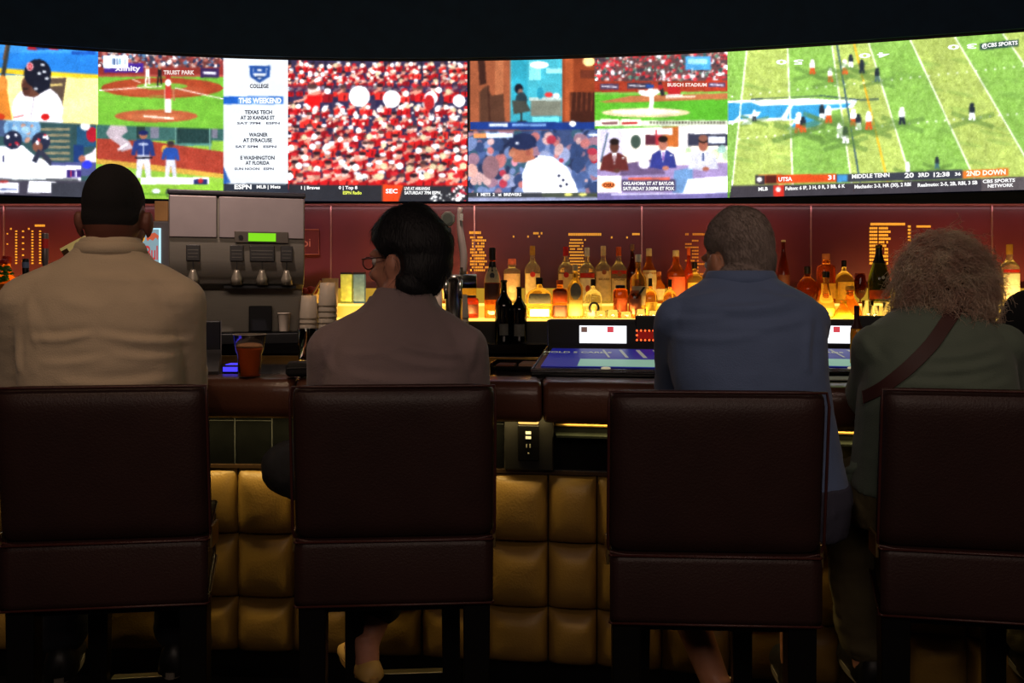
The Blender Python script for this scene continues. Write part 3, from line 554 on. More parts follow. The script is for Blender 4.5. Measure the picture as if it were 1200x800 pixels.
# ------------------------------------------------------------------ game machines set into the bar
M_led = emis('led_red', (255, 90, 40), 2.2)
def game(px_left, width, label, full=True):
    D = 3.28; X0 = (px_left-600)/F*D; cx = X0+width/2
    g = thing('game_machine', label, 'game machine', (cx, D, 1.098), -0.13-0.0866*cx)
    h = width/2
    b = MB()   # tall rear hood with side cheeks
    b.box(-h, h, 0, .09, 0, .175); b.box(h*.30, h, -.012, .09, .10, .19)
    b.build('hood', M_black, g, bevel=.006)
    # sloped body
    prof = [(-.46, .0), (-.46, .018), (-.02, .068), (.0, .068), (.0, .0)]
    b = MB(); v = [(x, y, z) for x in (-h, h) for (y, z) in prof]; k = 5
    b.add(v, [tuple(range(k)), tuple(range(k, 2*k))[::-1]]+[(i, i+k, (i+1) % k+k, (i+1) % k) for i in range(k)])
    b.build('console', M_bl2, g, bevel=.004)
    sl = (.068-.018)/.44
    def S(x, t, o=.002): y = -.46+.44*t; return (x, y-o*sl, .018+sl*.44*t+o)
    def face(name, x0, x1, t0, t1, m, o=.002, skew=0):
        b = MB(); b.quadslab([S(x0, t0, o), S(x1, t0, o), S(x1+skew, t1, o), S(x0+skew, t1, o)], (0, -sl, 1), .001); return b.build(name, m, g)
    face('play_screen', -h*.9, h*.94, .14, .92, emis('game_blue', (22, 24, 108), 1.0))
    face('bet_panel', -h*.42, h*.62, .16, .44, emis('game_pale', (120, 160, 140), 1.0), .0035)
    face('credit_panel', h*.64, h*.94, .16, .44, emis('game_tan', (120, 84, 50), 1.0), .0035)
    for q in range(4): face('screen_stripe', -h*.05+h*.24*q, -h*.05+h*.24*q+.008+.003*q, .52, .86, emis('game_grey', (130, 130, 120), 1.0), .0035, -.03)
    face('screen_corner', h*.78, h*.94, .52, .86, emis('game_red', (170, 60, 40), 1.0), .0036)
    b = MB(); tv, tf, w = text_vf('HOLD 5 CARDS', .02); tv = tv*.028
    b.add([S(-h*.5+p[0]*.9, .70+p[1]*2.2, .0045) for p in tv], tf); b.build('screen_text', emis('game_text', (150, 150, 120), 1.0), g)
    b = MB(); p = S(-.01, .06, .004); b.loft([(.016, 0), (.016, .004), (.012, .006)], 16, c=p); b.build('button', mat('button_cream', (220, 210, 170), .4, emit=(220, 210, 170), es=.5), g)
    b = MB(); b.tube([(-h, -.455, .022), (h, -.455, .022)], .003, 6); b.tube([(-h+.002, -.455, .022), (-h+.002, -.005, .07)], .003, 6); b.tube([(-h+.002, -.003, .07), (-h+.002, -.003, .172)], .003, 6); b.build('trim_strip', M_chrome, g)
    b = MB(); b.box(-h+.125, -h+.305, -.004, .0, .085, .152); b.build('top_display', emis('display_white', (245, 248, 255), 1.5), g)
    b = MB(); b.box(-h+.132, -h+.155, -.006, -.003, .127, .147); b.build('display_icon', emis('icon_dark', (110, 80, 70), 1.0), g)
    b = MB(); b.box(-h+.232, -h+.256, -.006, -.003, .127, .149); b.build('display_icon', emis('icon_red', (215, 70, 80), 1.0), g)
    b = MB()
    for r_, z in enumerate((.099, .117, .135)):
        for c_ in range(5 if r_ != 1 else 1): b.ell((-h+.345+.0155*c_, -.014, z), (.0042, .003, .0042), 8)
    b.build('led_digit', M_led, g, smooth=True)
    b = MB(); b.box(-h+.345, -h+.412, -.0125, -.0119, .103, .131); b.build('led_window', emis('led_glow', (120, 8, 2), 1.0), g)
    return g
game(641, .52, 'bar-top game machine with a white display and red number lights, beside the man in blue')
game(906, .50, 'bar-top game machine with a white display between the man in blue and the curly-haired patron')
gm = thing('game_machine', 'game machine with a blue screen beside the broad man in the pale shirt', 'game machine', (-1.26, 3.26, 1.098), .31)
b = MB(); b.box(-.17, .14, .0, .05, .0, .17); b.build('hood', M_black, gm, bevel=.006)
b = MB(); b.box(.139, .142, -.003, .02, .0, .173); b.build('hood_edge', mat('edge_grey', (130, 124, 118), .4), gm)
b = MB(); b.add([(x, y, z) for x in (-.17, .14) for (y, z) in [(-.42, 0), (-.42, .012), (-.01, .06), (-.01, 0)]], [(0, 1, 2, 3), (7, 6, 5, 4), (0, 4, 5, 1), (1, 5, 6, 2), (2, 6, 7, 3), (3, 7, 4, 0)]); b.build('console', mat('console_grey', (42, 39, 38), .35), gm)
b = MB(); sl = .048/.41; b.quadslab([(-.15, -.35, .012+.07*sl+.002), (.085, -.35, .012+.07*sl+.002), (.085, -.08, .012+.34*sl+.002), (-.15, -.08, .012+.34*sl+.002)], (0, -sl, 1), .001); b.build('play_screen', emis('game_blue2', (40, 40, 170), 1.0), gm)
b = MB(); b.box(.012, .03, -.16, -.10, .05, .062); b.build('screen_icon', emis('game_grey', (130, 130, 120), 1.0), gm)
cr = thing('card_reader', 'small black card reader glowing blue beside the beer cup', 'card reader', ((274-600)/F*3.0, 3.0, 1.098))
b = MB(); b.box(-.03, .035, -.04, .05, 0, .028); b.build('body', M_black, cr, bevel=.006)
b = MB(); b.box(-.024, .026, -.043, -.039, .006, .022); b.box(-.02, .022, -.03, .03, .0275, .03); b.build('blue_light', emis('blue_light', (70, 60, 250), 1.3), cr)

# things on the bar
M_pet = mat('clear_plastic', (235, 230, 225), .1, trans=1.0, ior=1.2, var=0)
M_glass = mat('clear_glass', (240, 240, 235), .03, trans=1.0, ior=1.35, var=0)
cup = thing('beer_cup', 'clear plastic cup two thirds full of amber beer on the bar', 'cup', W(292.5, 440.5, 2.81))
b = MB(); b.loft([(.035, 0), (.037, .03), (.039, .07), (.045, .085), (.052, .136), (.0535, .138), (.0505, .139), (.0435, .087), (.0375, .070), (.0335, .006)], 28); b.build('cup_wall', M_pet, cup, smooth=True)
b = MB(); b.tube([(.0525*math.cos(a), .0525*math.sin(a), .1375) for a in np.linspace(0, 2*PI, 33)], .0016, 6, cap=False); b.build('rim', mat('rim_milky', (200, 190, 180), .3), cup, smooth=True)
b = MB(); b.loft([(.033, .004), (.0335, .006), (.0372, .07), (.0425, .087), (.043, .094)], 28); b.build('beer', mat('amber_beer', (226, 104, 46), .3, trans=.05, ior=1.15), cup, smooth=True)
b = MB(); b.loft([(.042, .0945), (.043, .097), (.040, .1)], 28); b.build('foam', mat('foam', (200, 150, 110), .7), cup, smooth=True)
tb = thing('tumbler', 'clear straight tumbler with a little drink, half hidden by the glasses wearer\'s arm', 'glass', W(361, 424, 3.36))
b = MB(); b.loft([(.034, 0), (.036, .002), (.041, .13), (.0385, .13), (.0335, .012), (.001, .012)], 24); b.build('glass_wall', M_glass, tb, smooth=True)
b = MB(); b.loft([(.033, .0125), (.034, .03)], 24); b.build('drink', mat('cola_drink', (120, 40, 24), .1, trans=.5), tb, smooth=True)
pw = thing('wallet', 'small black zipped pouch lying on the bar by the arm of the glasses wearer', 'wallet', W(352, 440, 2.8), .2)
b = MB(); b.box(-.045, .06, -.05, .06, .0, .045); b.build('pouch_body', mat('pouch_fabric', (14, 14, 16), .8), pw, bevel=.015, seg=4)
b = MB(); b.tube([(-.04, -.052, .03), (.055, -.052, .03)], .002, 6); b.build('zip', M_chrome, pw)
# bar tray with paper goods between second patron and game machine
ty = thing('napkin_tray', 'low open tray of folded paper napkins on the bar left of the game machine', 'tray', W(610, 432, 3.12), -.13)
b = MB(); b.box(-.10, .10, -.08, .08, 0, .006); b.box(-.10, -.096, -.08, .08, 0, .028); b.box(.096, .10, -.08, .08, 0, .028); b.box(-.10, .10, .076, .08, 0, .028); b.box(-.10, .10, -.08, -.076, 0, .016); b.build('tray', M_bl2, ty)
b = MB(); b.box(.0, .09, -.06, .06, .006, .024); b.build('napkins', mat('kraft_napkin', (150, 116, 90), .9), ty, bevel=.003)
b = MB(); b.box(-.085, -.02, -.05, .05, .006, .018); b.build('coasters', mat('coaster_brown', (120, 70, 50), .9), ty, bevel=.003)
menu = MB(); menu.box(-.07, .07, -.05, .05, 0, .003); o = menu.build('menu_card', mat('menu_paper', (190, 200, 190), .7), None)
o.location = W(986, 445, 2.72).tolist(); o.location.z = 1.1035; tag(o, 'pale printed card lying on the bar edge between the two right patrons', 'card')

# ------------------------------------------------------------------ back bar
M_lit = emis('shelf_glow', (255, 205, 90), 2.0)
M_lit2 = emis('riser_glow', (235, 180, 50), 1.2)
bb = thing('back_bar', 'black back bar cabinet with two stepped shelves glowing yellow under the bottles', 'cabinet', (0, 4.3, 0))
def bx(name, m, a, **k): b = MB(); b.box(*a); return b.build(name, m, bb, world=True, **k)
bx('cabinet_body', M_black, (-3.1, 3.3, 3.96, 4.70, 0, 1.10))
bx('counter', M_bl2, (-3.1, 3.3, 3.90, 4.70, 1.10, 1.14))
bx('step_front', M_black, (-3.1, 3.3, 4.19, 4.21, 1.14, 1.235))
bx('lower_shelf', emis('shelf_amber', (255, 196, 80), 1.6), (-3.1, 3.3, 4.18, 4.37, 1.237, 1.25))
bx('shelf_light', M_lit, (-3.1, 3.3, 4.170, 4.18, 1.240, 1.2495))
bx('riser', M_lit2, (-3.1, 3.3, 4.37, 4.375, 1.25, 1.31))
bx('upper_shelf', emis('shelf_amber', (255, 196, 80), 1.6), (-3.1, 3.3, 4.365, 4.60, 1.308, 1.32))
bx('shelf_light', M_lit, (-3.1, 3.3, 4.358, 4.365, 1.311, 1.3195))
bx('glow_board', emis('board_glow', (170, 130, 34), 1.1), (-3.1, 3.3, 4.60, 4.615, 1.32, 1.40))

def lab(col, nm): return mat(nm, col, .55, var=.15, vscale=60)
GLS = {}
def gcol(c, tr=.85, r=.06):
    k = 'glass_%d_%d_%d' % c; return mat(k, c, r, trans=tr, ior=1.33, var=0)
PROF = {
 'vodka': [(.94, 0), (1, .02), (1, .58), (.93, .64), (.55, .70), (.36, .74), (.31, .78), (.30, .86), (.33, .865), (.33, .88)],
 'jack': [(.96, 0), (1, .02), (1, .55), (.95, .60), (.60, .68), (.42, .74), (.36, .80), (.33, .88)],
 'square': [(.96, 0), (1, .02), (1, .70), (.92, .75), (.50, .78), (.42, .80), (.42, .88)],
 'flask': [(.7, 0), (.8, .02), (.97, .20), (1, .38), (.86, .56), (.45, .68), (.28, .74), (.26, .86), (.3, .87)],
 'cone': [(1, 0), (1.02, .03), (.98, .18), (.7, .42), (.42, .60), (.30, .70), (.28, .82), (.33, .83), (.33, .87)],
 'tequila': [(.94, 0), (1, .03), (1, .42), (.96, .55), (.78, .66), (.44, .72), (.24, .76), (.24, .85)],
 'champ': [(.94, 0), (1, .02), (1, .36), (.94, .46), (.70, .62), (.40, .76), (.30, .84), (.27, .95), (.30, .955), (.3, .97)],
 'wine': [(.96, 0), (1, .02), (1, .58), (.90, .66), (.50, .74), (.34, .80), (.32, .96), (.36, .965), (.36, .98)],
 'slim': [(.94, 0), (1, .02), (1, .50), (.9, .58), (.5, .68), (.36, .78), (.33, .9)],
 'short': [(.9, 0), (1, .03), (1, .78), (.9, .86), (.6, .90)],
 'snifter': [(.5, 0), (.5, .03), (.12, .05), (.12, .14), (.6, .22), (.98, .42), (1, .58), (.82, .85), (.74, 1)],
}
def bottle(x, top, w, kind, row, glass, label, cap=None, capf=.12, labs=(), p=2.0, flat=1.0, neckfoil=None, cat='bottle', text=None, base=None, D=None, name='liquor_bottle', group='bottles on the back bar', rz=0.0, emblem=None):
    if D is None: D = 4.27 if row == 0 else 4.46
    zb = 1.25 if row == 0 else 1.32
    if base is not None: zb = CH-(base-HY)/F*D
    H = CH-(top-HY)/F*D-zb; r = w/2/F*D
    t = thing(name, label, cat, ((x-600)/F*D, D, zb), rz, group)
    pr = [(a*r, c*H) for a, c in PROF[kind]]
    b = MB(); b.loft(pr, 24, 1, flat, p); b.build('bottle_glass', glass, t, smooth=True)
    rr = np.array(pr)
    def rad(z): return np.interp(z, rr[:, 1], rr[:, 0])
    if cap is not None:
        z0 = PROF[kind][-1][1]*H; z0 = min(z0, H*(1-capf)); rc = max(rad(z0)*1.12, .008)
        if kind == 'tequila': rc = max(rc, r*.26)
        b = MB(); b.loft([(rc, z0), (rc, H-.003), (rc*.85, H)], 16); b.build('cap', cap, t, smooth=False)
    def patch(z0, z1, span, m, nm, off=.0009, ang=0):
        b = MB(); v = []; f = []; K = 10; zs = np.linspace(z0*H, z1*H, 5)
        for z in zs:
            q = rad(z)+off
            for k in range(K+1):
                a = -PI/2+math.radians(ang)+math.radians(span)*(k/K-.5)*2; ca, sa = math.cos(a), math.sin(a)
                v.append((q*math.copysign(abs(ca)**(2/p), ca), (q*flat)*math.copysign(abs(sa)**(2/p), sa)-(off if p > 2 else 0), z))
        for j in range(4):
            for k in range(K): f.append((j*(K+1)+k, j*(K+1)+k+1, (j+1)*(K+1)+k+1, (j+1)*(K+1)+k))
        b.add(v, f); return b.build(nm, m, t, smooth=True)
    for L in labs: patch(L[0], L[1], L[2], L[3], L[4] if len(L) > 4 else 'label')
    if neckfoil is not None: patch(neckfoil[0], neckfoil[1], 179, neckfoil[2], 'neck_foil', .0012)
    if emblem is not None:
        ez, er, em, asp = emblem; b = MB(); q = rad(ez*H)*flat+.0025; n = 18
        b.add([(er*math.cos(2*PI*k/n), -q, ez*H+er*asp*math.sin(2*PI*k/n)) for k in range(n)]+[(er*math.cos(2*PI*k/n), -q+.002, ez*H+er*asp*math.sin(2*PI*k/n)) for k in range(n)], [tuple(range(n)), tuple(range(n, 2*n))[::-1]]+[(k, k+n, (k+1) % n+n, (k+1) % n) for k in range(n)]); b.build('emblem', em, t)
    if text:
        s, tz, th, m = text; v, f, w_ = text_vf(s, .02); sc = th; q = rad(tz*H)+.0022
        b = MB(); vv = []
        for (u, vv2) in v: a = u*sc*(min(1, 1.5*r/(w_*sc)))/q; vv.append((q*math.sin(a), -q*flat*math.cos(a), tz*H+(vv2-.5)*sc))
        b.add(vv, f); b.build('brand_text', m, t)
    return t
cream = lab((226, 206, 160), 'label_cream'); white = lab((232, 226, 210), 'label_white'); blk = mat('cap_black', (14, 13, 14), .4); red = lab((190, 36, 30), 'label_red'); brown = lab((64, 26, 20), 'label_brown'); grey = lab((120, 120, 112), 'label_grey'); ora = lab((226, 96, 36), 'label_orange'); yel = lab((220, 170, 60), 'label_yellow'); gol = lab((196, 150, 60), 'cap_gold')
Gclear = gcol((250, 240, 205)); Gyel = gcol((246, 205, 110)); Gamb = gcol((232, 130, 40)); Gdk = gcol((120, 40, 18)); Gred = gcol((170, 50, 30)); Ggrn = gcol((112, 130, 50)); Gbk = mat('black_bottle_glass', (8, 12, 14), .08, var=0, coat=.5); Gora = gcol((245, 120, 40)); Ggre2 = gcol((170, 190, 120))
cork = mat('cork', (196, 120, 80), .8)
bottle(577, 290, 19, 'jack', 0, Gora, 'square whiskey bottle with cream and dark brown label, first right of the white cups', blk, .18, [(.50, .72, 62, cream), (.26, .49, 62, brown)], p=3, emblem=(.60, .012, blk, 1.2), neckfoil=(.66, .80, blk))
bottle(600, 303, 20, 'square', 1, Gclear, 'clear square bottle with a pink stopper and beige label behind the two black bottles', lab((230, 120, 100), 'cap_pink'), .14, [(.06, .66, 60, lab((206, 176, 140), 'label_beige'))], p=3.5, emblem=(.32, .020, lab((226, 200, 170), 'label_pale'), 1))
bottle(624, 288, 18.5, 'vodka', 1, Gclear, 'tall clear bottle with a yellow cap and a small red round emblem', gol, .16, [(.02, .52, 65, cream)], emblem=(.50, .014, red, 1))
bottle(632, 325, 31, 'tequila', 0, Gyel, 'short wide amber bottle with black stopper and a grey arched label', blk, .17, [(.36, .60, 50, grey), (.04, .22, 40, white)], flat=.5, p=2.6)
bottle(656, 328, 17, 'square', 0, Gamb, 'square bottle with orange upper face and slanted dark label, left of the grey oval', ora, .04, [(.40, .78, 66, ora), (.04, .34, 60, brown)], p=5)
bottle(663, 289, 18.5, 'vodka', 1, Gclear, 'tall clear bottle with a bright red cap', lab((206, 30, 36), 'cap_red'), .16, [(.05, .52, 65, cream)], emblem=(.50, .014, red, 1))
bottle(674, 310, 18, 'jack', 0, Gyel, 'yellowish bottle with a tall grey oval label', cream, .10, [(.04, .34, 55, lab((170, 150, 80), 'label_olive'))], p=2.5, emblem=(.50, .027, grey, 1.55))
bottle(688, 290, 18, 'vodka', 1, Gclear, 'tall clear bottle with a white cap and a red band over its pale label', white, .16, [(.05, .45, 65, white), (.46, .54, 65, red)], emblem=(.26, .012, lab((180, 70, 50), 'label_rust'), 1.6))
bottle(695, 327, 21, 'tequila', 0, Gclear, 'short clear bottle with a black stopper and a dark horseshoe ring on its front', blk, .17, [(.05, .16, 40, grey)], p=2.3)
bottle(707, 288, 18.5, 'vodka', 1, Gclear, 'tall clear cream capped bottle with pale lettered label, left of the orange capped one', cream, .16, [(.05, .56, 65, cream)], text=('BACARDI', .42, .010, lab((120, 80, 40), 'ink_brown')), emblem=(.54, .012, lab((150, 80, 40), 'label_bat'), 1))
bottle(725, 289, 18.5, 'vodka', 1, Gclear, 'tall clear bottle with an orange cap and red banded pale label', ora, .16, [(.05, .44, 65, cream), (.52, .58, 65, red)], text=('BACARDI', .42, .010, lab((120, 80, 40), 'ink_brown')), emblem=(.52, .013, lab((150, 80, 40), 'label_bat'), 1))
bottle(727, 334, 17, 'short', 0, Gora, 'stubby orange bottle in front of the orange capped clear one', blk, .06, [(.2, .6, 55, lab((206, 96, 50), 'label_peach'))], p=3)
bottle(741, 286, 13, 'slim', 1, Gdk, 'slender dark brown bottle at the panel joint', lab((150, 110, 80), 'cap_tan'), .1, [(.1, .4, 60, brown)])
bottle(748, 298, 19, 'vodka', 0, Gyel, 'clear yellow-lit bottle with a bold black tick shape on its label', white, .10, [(.2, .5, 60, cream)])
bottle(760.5, 291, 18, 'jack', 1, Gamb, 'brown bottle with a cream cap and round white label, right of the panel joint', cream, .14, [(.12, .6, 62, cream)], emblem=(.5, .014, white, 1))
bottle(762, 326, 17, 'tequila', 0, Gyel, 'small clear bottle with a round black stopper below the brown bottle', blk, .2, [(.1, .4, 50, yel)], p=2.5)
bottle(744, 340, 15, 'short', 0, Gora, 'stubby pinkish bottle at the foot of the black tick bottle', cork, .08, [(.15, .7, 60, lab((190, 110, 80), 'label_rose'))], p=3, D=4.235)
bottle(772, 318, 15, 'slim', 1, Gamb, 'small brown bottle left of the bright orange decanter', cork, .12, [(.1, .45, 60, cream)])
bottle(785, 327, 16, 'tequila', 0, Gyel, 'bottle topped by a black ball stopper at the blue-shirted shoulder', blk, .2, [], p=2.3)
bottle(792, 293, 21, 'jack', 1, Gora, 'bright orange decanter with a short cream stopper', cream, .12, [(.1, .5, 60, lab((200, 90, 60), 'label_coral'))], p=2.6)
bottle(807, 290, 11, 'slim', 1, gcol((240, 90, 50)), 'thin orange-red bottle behind the black stoppered clear one', ora, .14)
bottle(814, 307, 22, 'tequila', 1, Gyel, 'clear pale bottle with a black stopper beside the grey-haired man\'s cheek', blk, .16, [(.1, .5, 55, yel)], p=2.3)
bottle(918, 281, 15, 'champ', 1, Gdk, 'tall dark bottle with a white rimmed cap beside the grey-haired man\'s ear', white, .03, [(.1, .45, 62, brown)])
bottle(946, 312, 25, 'flask', 1, Gdk, 'round dark red flask bottle with a black stopper', blk, .2)
bottle(968, 297, 19, 'square', 1, Gora, 'square shouldered bright orange decanter', cork, .08, [(.1, .4, 50, yel)], p=4)
bottle(968, 318, 22, 'cone', 0, Gyel, 'cone-shaped yellow bottle with a black stopper', blk, .13, [(.05, .2, 60, yel)])
bottle(989, 305, 21, 'tequila', 1, Gyel, 'broad-shouldered golden bottle with a black stopper', blk, .13, [(.1, .5, 60, lab((236, 190, 70), 'label_gold'))], p=2.6)
bottle(996, 335, 28, 'cone', 0, Gamb, 'low wide golden decanter', gol, .1)
bottle(1008, 320, 15, 'snifter', 1, Gdk, 'dark red bowl-shaped stem glass standing on the upper shelf', None, cat='glass', name='snifter_glass')
bottle(1030, 287, 24, 'champ', 0, Ggrn, 'green champagne bottle with a black neck and orange-red base label', blk, .03, [(.04, .2, 80, ora)], neckfoil=(.68, .95, blk), emblem=(.42, .008, white, 1), base=353)
bottle(1183, 286, 21, 'vodka', 1, Gclear, 'tall clear bottle with a yellow cap right of the curly hair', gol, .17, [(.05, .50, 65, white), (.52, .57, 65, red)])
bottle(988, 348, 26, 'cone', 0, gcol((250, 220, 70)), 'hourglass yellow carafe at the front of the lower shelf', None, D=4.22, name='carafe', cat='carafe', base=378)
bottle(545, 318, 27, 'tequila', 1, Gyel, 'wide yellow-lit bottle behind the stack of white cups', cork, .15, [], p=2.5, flat=.6)
bottle(552, 346, 18, 'short', 0, Gred, 'short dark red bottle to the right of the white cups', blk, .08, [(.2, .6, 60, brown)])
bottle(523, 322, 10, 'slim', 1, Gamb, 'slim amber bottle left of the beer tap column', gol, .12, [(.1, .5, 60, cream)])
bottle(533, 330, 11, 'slim', 0, Gred, 'slim dark red bottle at the foot of the beer taps', ora, .14, [(.1, .5, 60, brown)])
bottle(590.5, 328, 21, 'wine', 0, Gbk, 'black wine bottle, the left one of two standing before the shelf', blk, .03, [(.12, .3, 28, grey)], D=4.06, base=401, name='wine_bottle', group='black bottles before the shelf')
bottle(608.5, 336, 18, 'wine', 0, Gbk, 'black wine bottle, the right one of two standing before the shelf', blk, .03, [(.1, .32, 40, grey)], D=4.05, base=400, name='wine_bottle', group='black bottles before the shelf')
bottle(8, 300, 26, 'jack', 0, Gora, 'orange bottle at the far left shelf end', red, .1, [(.1, .5, 60, yel)], D=4.22)
bb_ = bottle(1004, 358, 15, 'wine', 0, gcol((250, 176, 50), .35, .12), 'amber beer bottle with a dark neck standing on the bar by the curly-haired patron', blk, .03, [(.28, .5, 70, yel)], D=2.95, base=437, name='beer_bottle', group=None, neckfoil=(.66, .97, brown))
# horseshoe ring and tick shape
def attach(label, cb):
    for o in bpy.data.objects:
        if o.get('label') == label: cb(o); return
def ring(o):
    b = MB(); D = 4.27; r = 21/2/F*D
    b.tube([(.022*math.sin(a), -r-.006, .050+.026*math.cos(a)) for a in np.linspace(-2.5, 2.5, 20)], .006, 8); b.build('emblem', mat('horseshoe_metal', (50, 48, 46), .35, metal=.5), o, smooth=True)
attach('short clear bottle with a black stopper and a dark horseshoe ring on its front', ring)
def tick(o):
    b = MB(); r = 19/2/F*4.27
    b.add([(-.040, -r-.002, .115), (-.020, -r-.002, .085), (.03, -r-.002, .155), (.018, -r-.002, .155), (-.018, -r-.002, .108), (-.030, -r-.002, .122), (-.04, -r-.006, .115), (-.020, -r-.006, .085), (.03, -r-.006, .155), (.018, -r-.006, .155), (-.018, -r-.006, .108), (-.030, -r-.006, .122)], [(5, 4, 3, 2, 1, 0), (6, 7, 8, 9, 10, 11)]+[(k, (k+1) % 6, (k+1) % 6+6, k+6) for k in range(6)]); b.build('emblem', mat('tick_black', (20, 26, 14), .5), o)
attach('clear yellow-lit bottle with a bold black tick shape on its label', tick)

# glassware on the lower shelf and counter
def glass(x, w, top, D, label, zb=1.25, m=None, cat='glass', group=None, name='lowball_glass', prof=None):
    t = thing(name, label, cat, ((x-600)/F*D, D, zb), 0, group); r = w/2/F*D; H = CH-(top-HY)/F*D-zb
    prof = prof or [(.86, 0), (.92, .02), (1, 1), (.93, 1), (.84, .12), (.02, .12)]
    b = MB(); b.loft([(a*r, c*H) for a, c in prof], 20); b.build('glass_wall', m or M_glass, t, smooth=True)
    return t
for x, w, tp, l in [(704, 13, 364, 'clear lowball glass right of the horseshoe bottle'), (718, 14, 363, 'clear lowball glass below the stubby orange bottle'), (734, 14, 365, 'clear lowball glass over the left part of the game hood'), (750, 14, 362, 'clear lowball glass over the red number lights'), (766, 13, 364, 'clear lowball glass close to the blue shirt sleeve'),
                    (1017, 13, 352, 'clear lowball glass just right of the amber beer bottle'), (1042, 14, 354, 'clear lowball glass by the curly-haired patron\'s sleeve'), (1024, 12, 358, 'clear lowball glass in front of the champagne bottle')]:
    glass(x, w, tp, 4.21 if x != 1024 else 4.19, l, group='lowball glasses along the lit shelf')
M_cup = mat('paper_cup', (205, 190, 172), .6, trans=0, var=.08)
M_frost = mat('frosted_plastic', (220, 205, 180), .35, trans=.6, ior=1.1, var=0)
def cupstack(x, D, top, base, w, n, label, m, up=True, nm='cup_stack'):
    z0 = CH-(base-HY)/F*D; z1 = CH-(top-HY)/F*D; t = thing(nm, label, 'cups', ((x-600)/F*D, D, z0)); r = w/2/F*D; H = z1-z0; ch = min(.11, H)
    for k in range(n):
        zz = (H-ch)*k/max(1, n-1); b = MB()
        pr = [(r, 0), (r*.98, .006), (r*.78, ch), (r*.74, ch), (r*.94, .004)] if not up else [(r*.74, 0), (r*.76, .002), (r, ch-.004), (r*1.03, ch), (r*.95, ch), (r*.70, .006)]
        b.loft([(a, c+zz) for a, c in pr], 20); b.build('cup', m, t, smooth=True)
    return t
cupstack(540, 3.95, 345, 388, 19, 4, 'stack of upside-down white cups beside the two black bottles', M_cup, False)
cupstack(362, 4.0, 346, 396, 22, 5, 'stack of frosted cups nearest the coffee dispenser', M_frost, False)
cupstack(384, 3.98, 331, 392, 22, 6, 'tall stack of frosted cups left of the glasses wearer', M_frost, False)
cupstack(372, 4.08, 345, 392, 14, 3, 'narrow stack of clear cups between two frosted stacks', M_pet, True)
cupstack(512, 3.37, 332, 425.6, 13, 7, 'tall stack of white cups at the beer tap column', M_cup, False)
tj = thing('garnish_jar', 'clear jar with red garnish and a long pale straw beside the coffee dispenser', 'jar', ((364-600)/F*4.25, 4.25, 1.25))
b = MB(); b.loft([(.045, 0), (.05, .01), (.05, .12), (.047, .12), (.046, .012)], 20); b.build('jar_glass', M_frost, tj, smooth=True)
b = MB(); 
for k in range(7): b.ell((random.uniform(-.03, .03), random.uniform(-.03, .03), .115+random.uniform(0, .035)), (.022, .018, .016), 10)
b.build('garnish', mat('garnish_red', (196, 70, 40), .5), tj, smooth=True)
b = MB(); b.tube([(-.035, -.06, .02), (.065, -.065, .185)], .005, 8); b.build('straw', mat('straw_paper', (230, 190, 130), .6), tj)
gj = glass(387, 19, 326, 4.3, 'wide clear jar rim behind the tall frosted stack', name='glass_jar', m=M_frost)
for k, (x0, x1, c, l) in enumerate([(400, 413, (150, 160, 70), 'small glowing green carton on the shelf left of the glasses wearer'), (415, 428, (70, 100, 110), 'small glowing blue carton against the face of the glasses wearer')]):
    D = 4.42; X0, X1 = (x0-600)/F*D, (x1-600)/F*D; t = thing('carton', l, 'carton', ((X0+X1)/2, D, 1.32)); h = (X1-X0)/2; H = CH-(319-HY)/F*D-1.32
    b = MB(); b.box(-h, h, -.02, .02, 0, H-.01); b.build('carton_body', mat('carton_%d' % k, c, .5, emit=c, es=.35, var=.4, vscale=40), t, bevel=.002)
    b = MB(); b.box(-h, h, -.022, .02, H-.01, H); b.build('carton_lid', M_black, t)
# small things on the far left
pl = thing('potted_herb', 'green herb with a red flower in an orange cup at the far left edge', 'plant', ((4-600)/F*4.05, 4.05, CH-(372-HY)/F*4.05))
b = MB(); b.loft([(.028, 0), (.038, .16), (.034, .16), (.026, .01)], 18); b.build('pot', mat('pot_orange', (226, 130, 40), .4, trans=.3), pl, smooth=True)
b = MB()
for k in range(26):
    a = random.uniform(0, 6.28); r = random.uniform(.005, .035); b.ell((r*math.cos(a), r*math.sin(a), .17+random.uniform(0, .07)), (.016, .010, .007), 8, Matrix.Rotation(random.uniform(0, 3), 3, 'Z') @ Matrix.Rotation(random.uniform(-.8, .8), 3, 'X'))
b.build('foliage', mat('herb_leaf', (60, 130, 30), .5), pl, smooth=True)
b = MB()
for k in range(9): a = k*.7; b.ell((.018*math.cos(a), .018*math.sin(a)-.01, .26+.008*math.sin(k)), (.013, .013, .010), 8)
b.build('flower', mat('flower_red', (200, 40, 34), .5), pl, smooth=True)
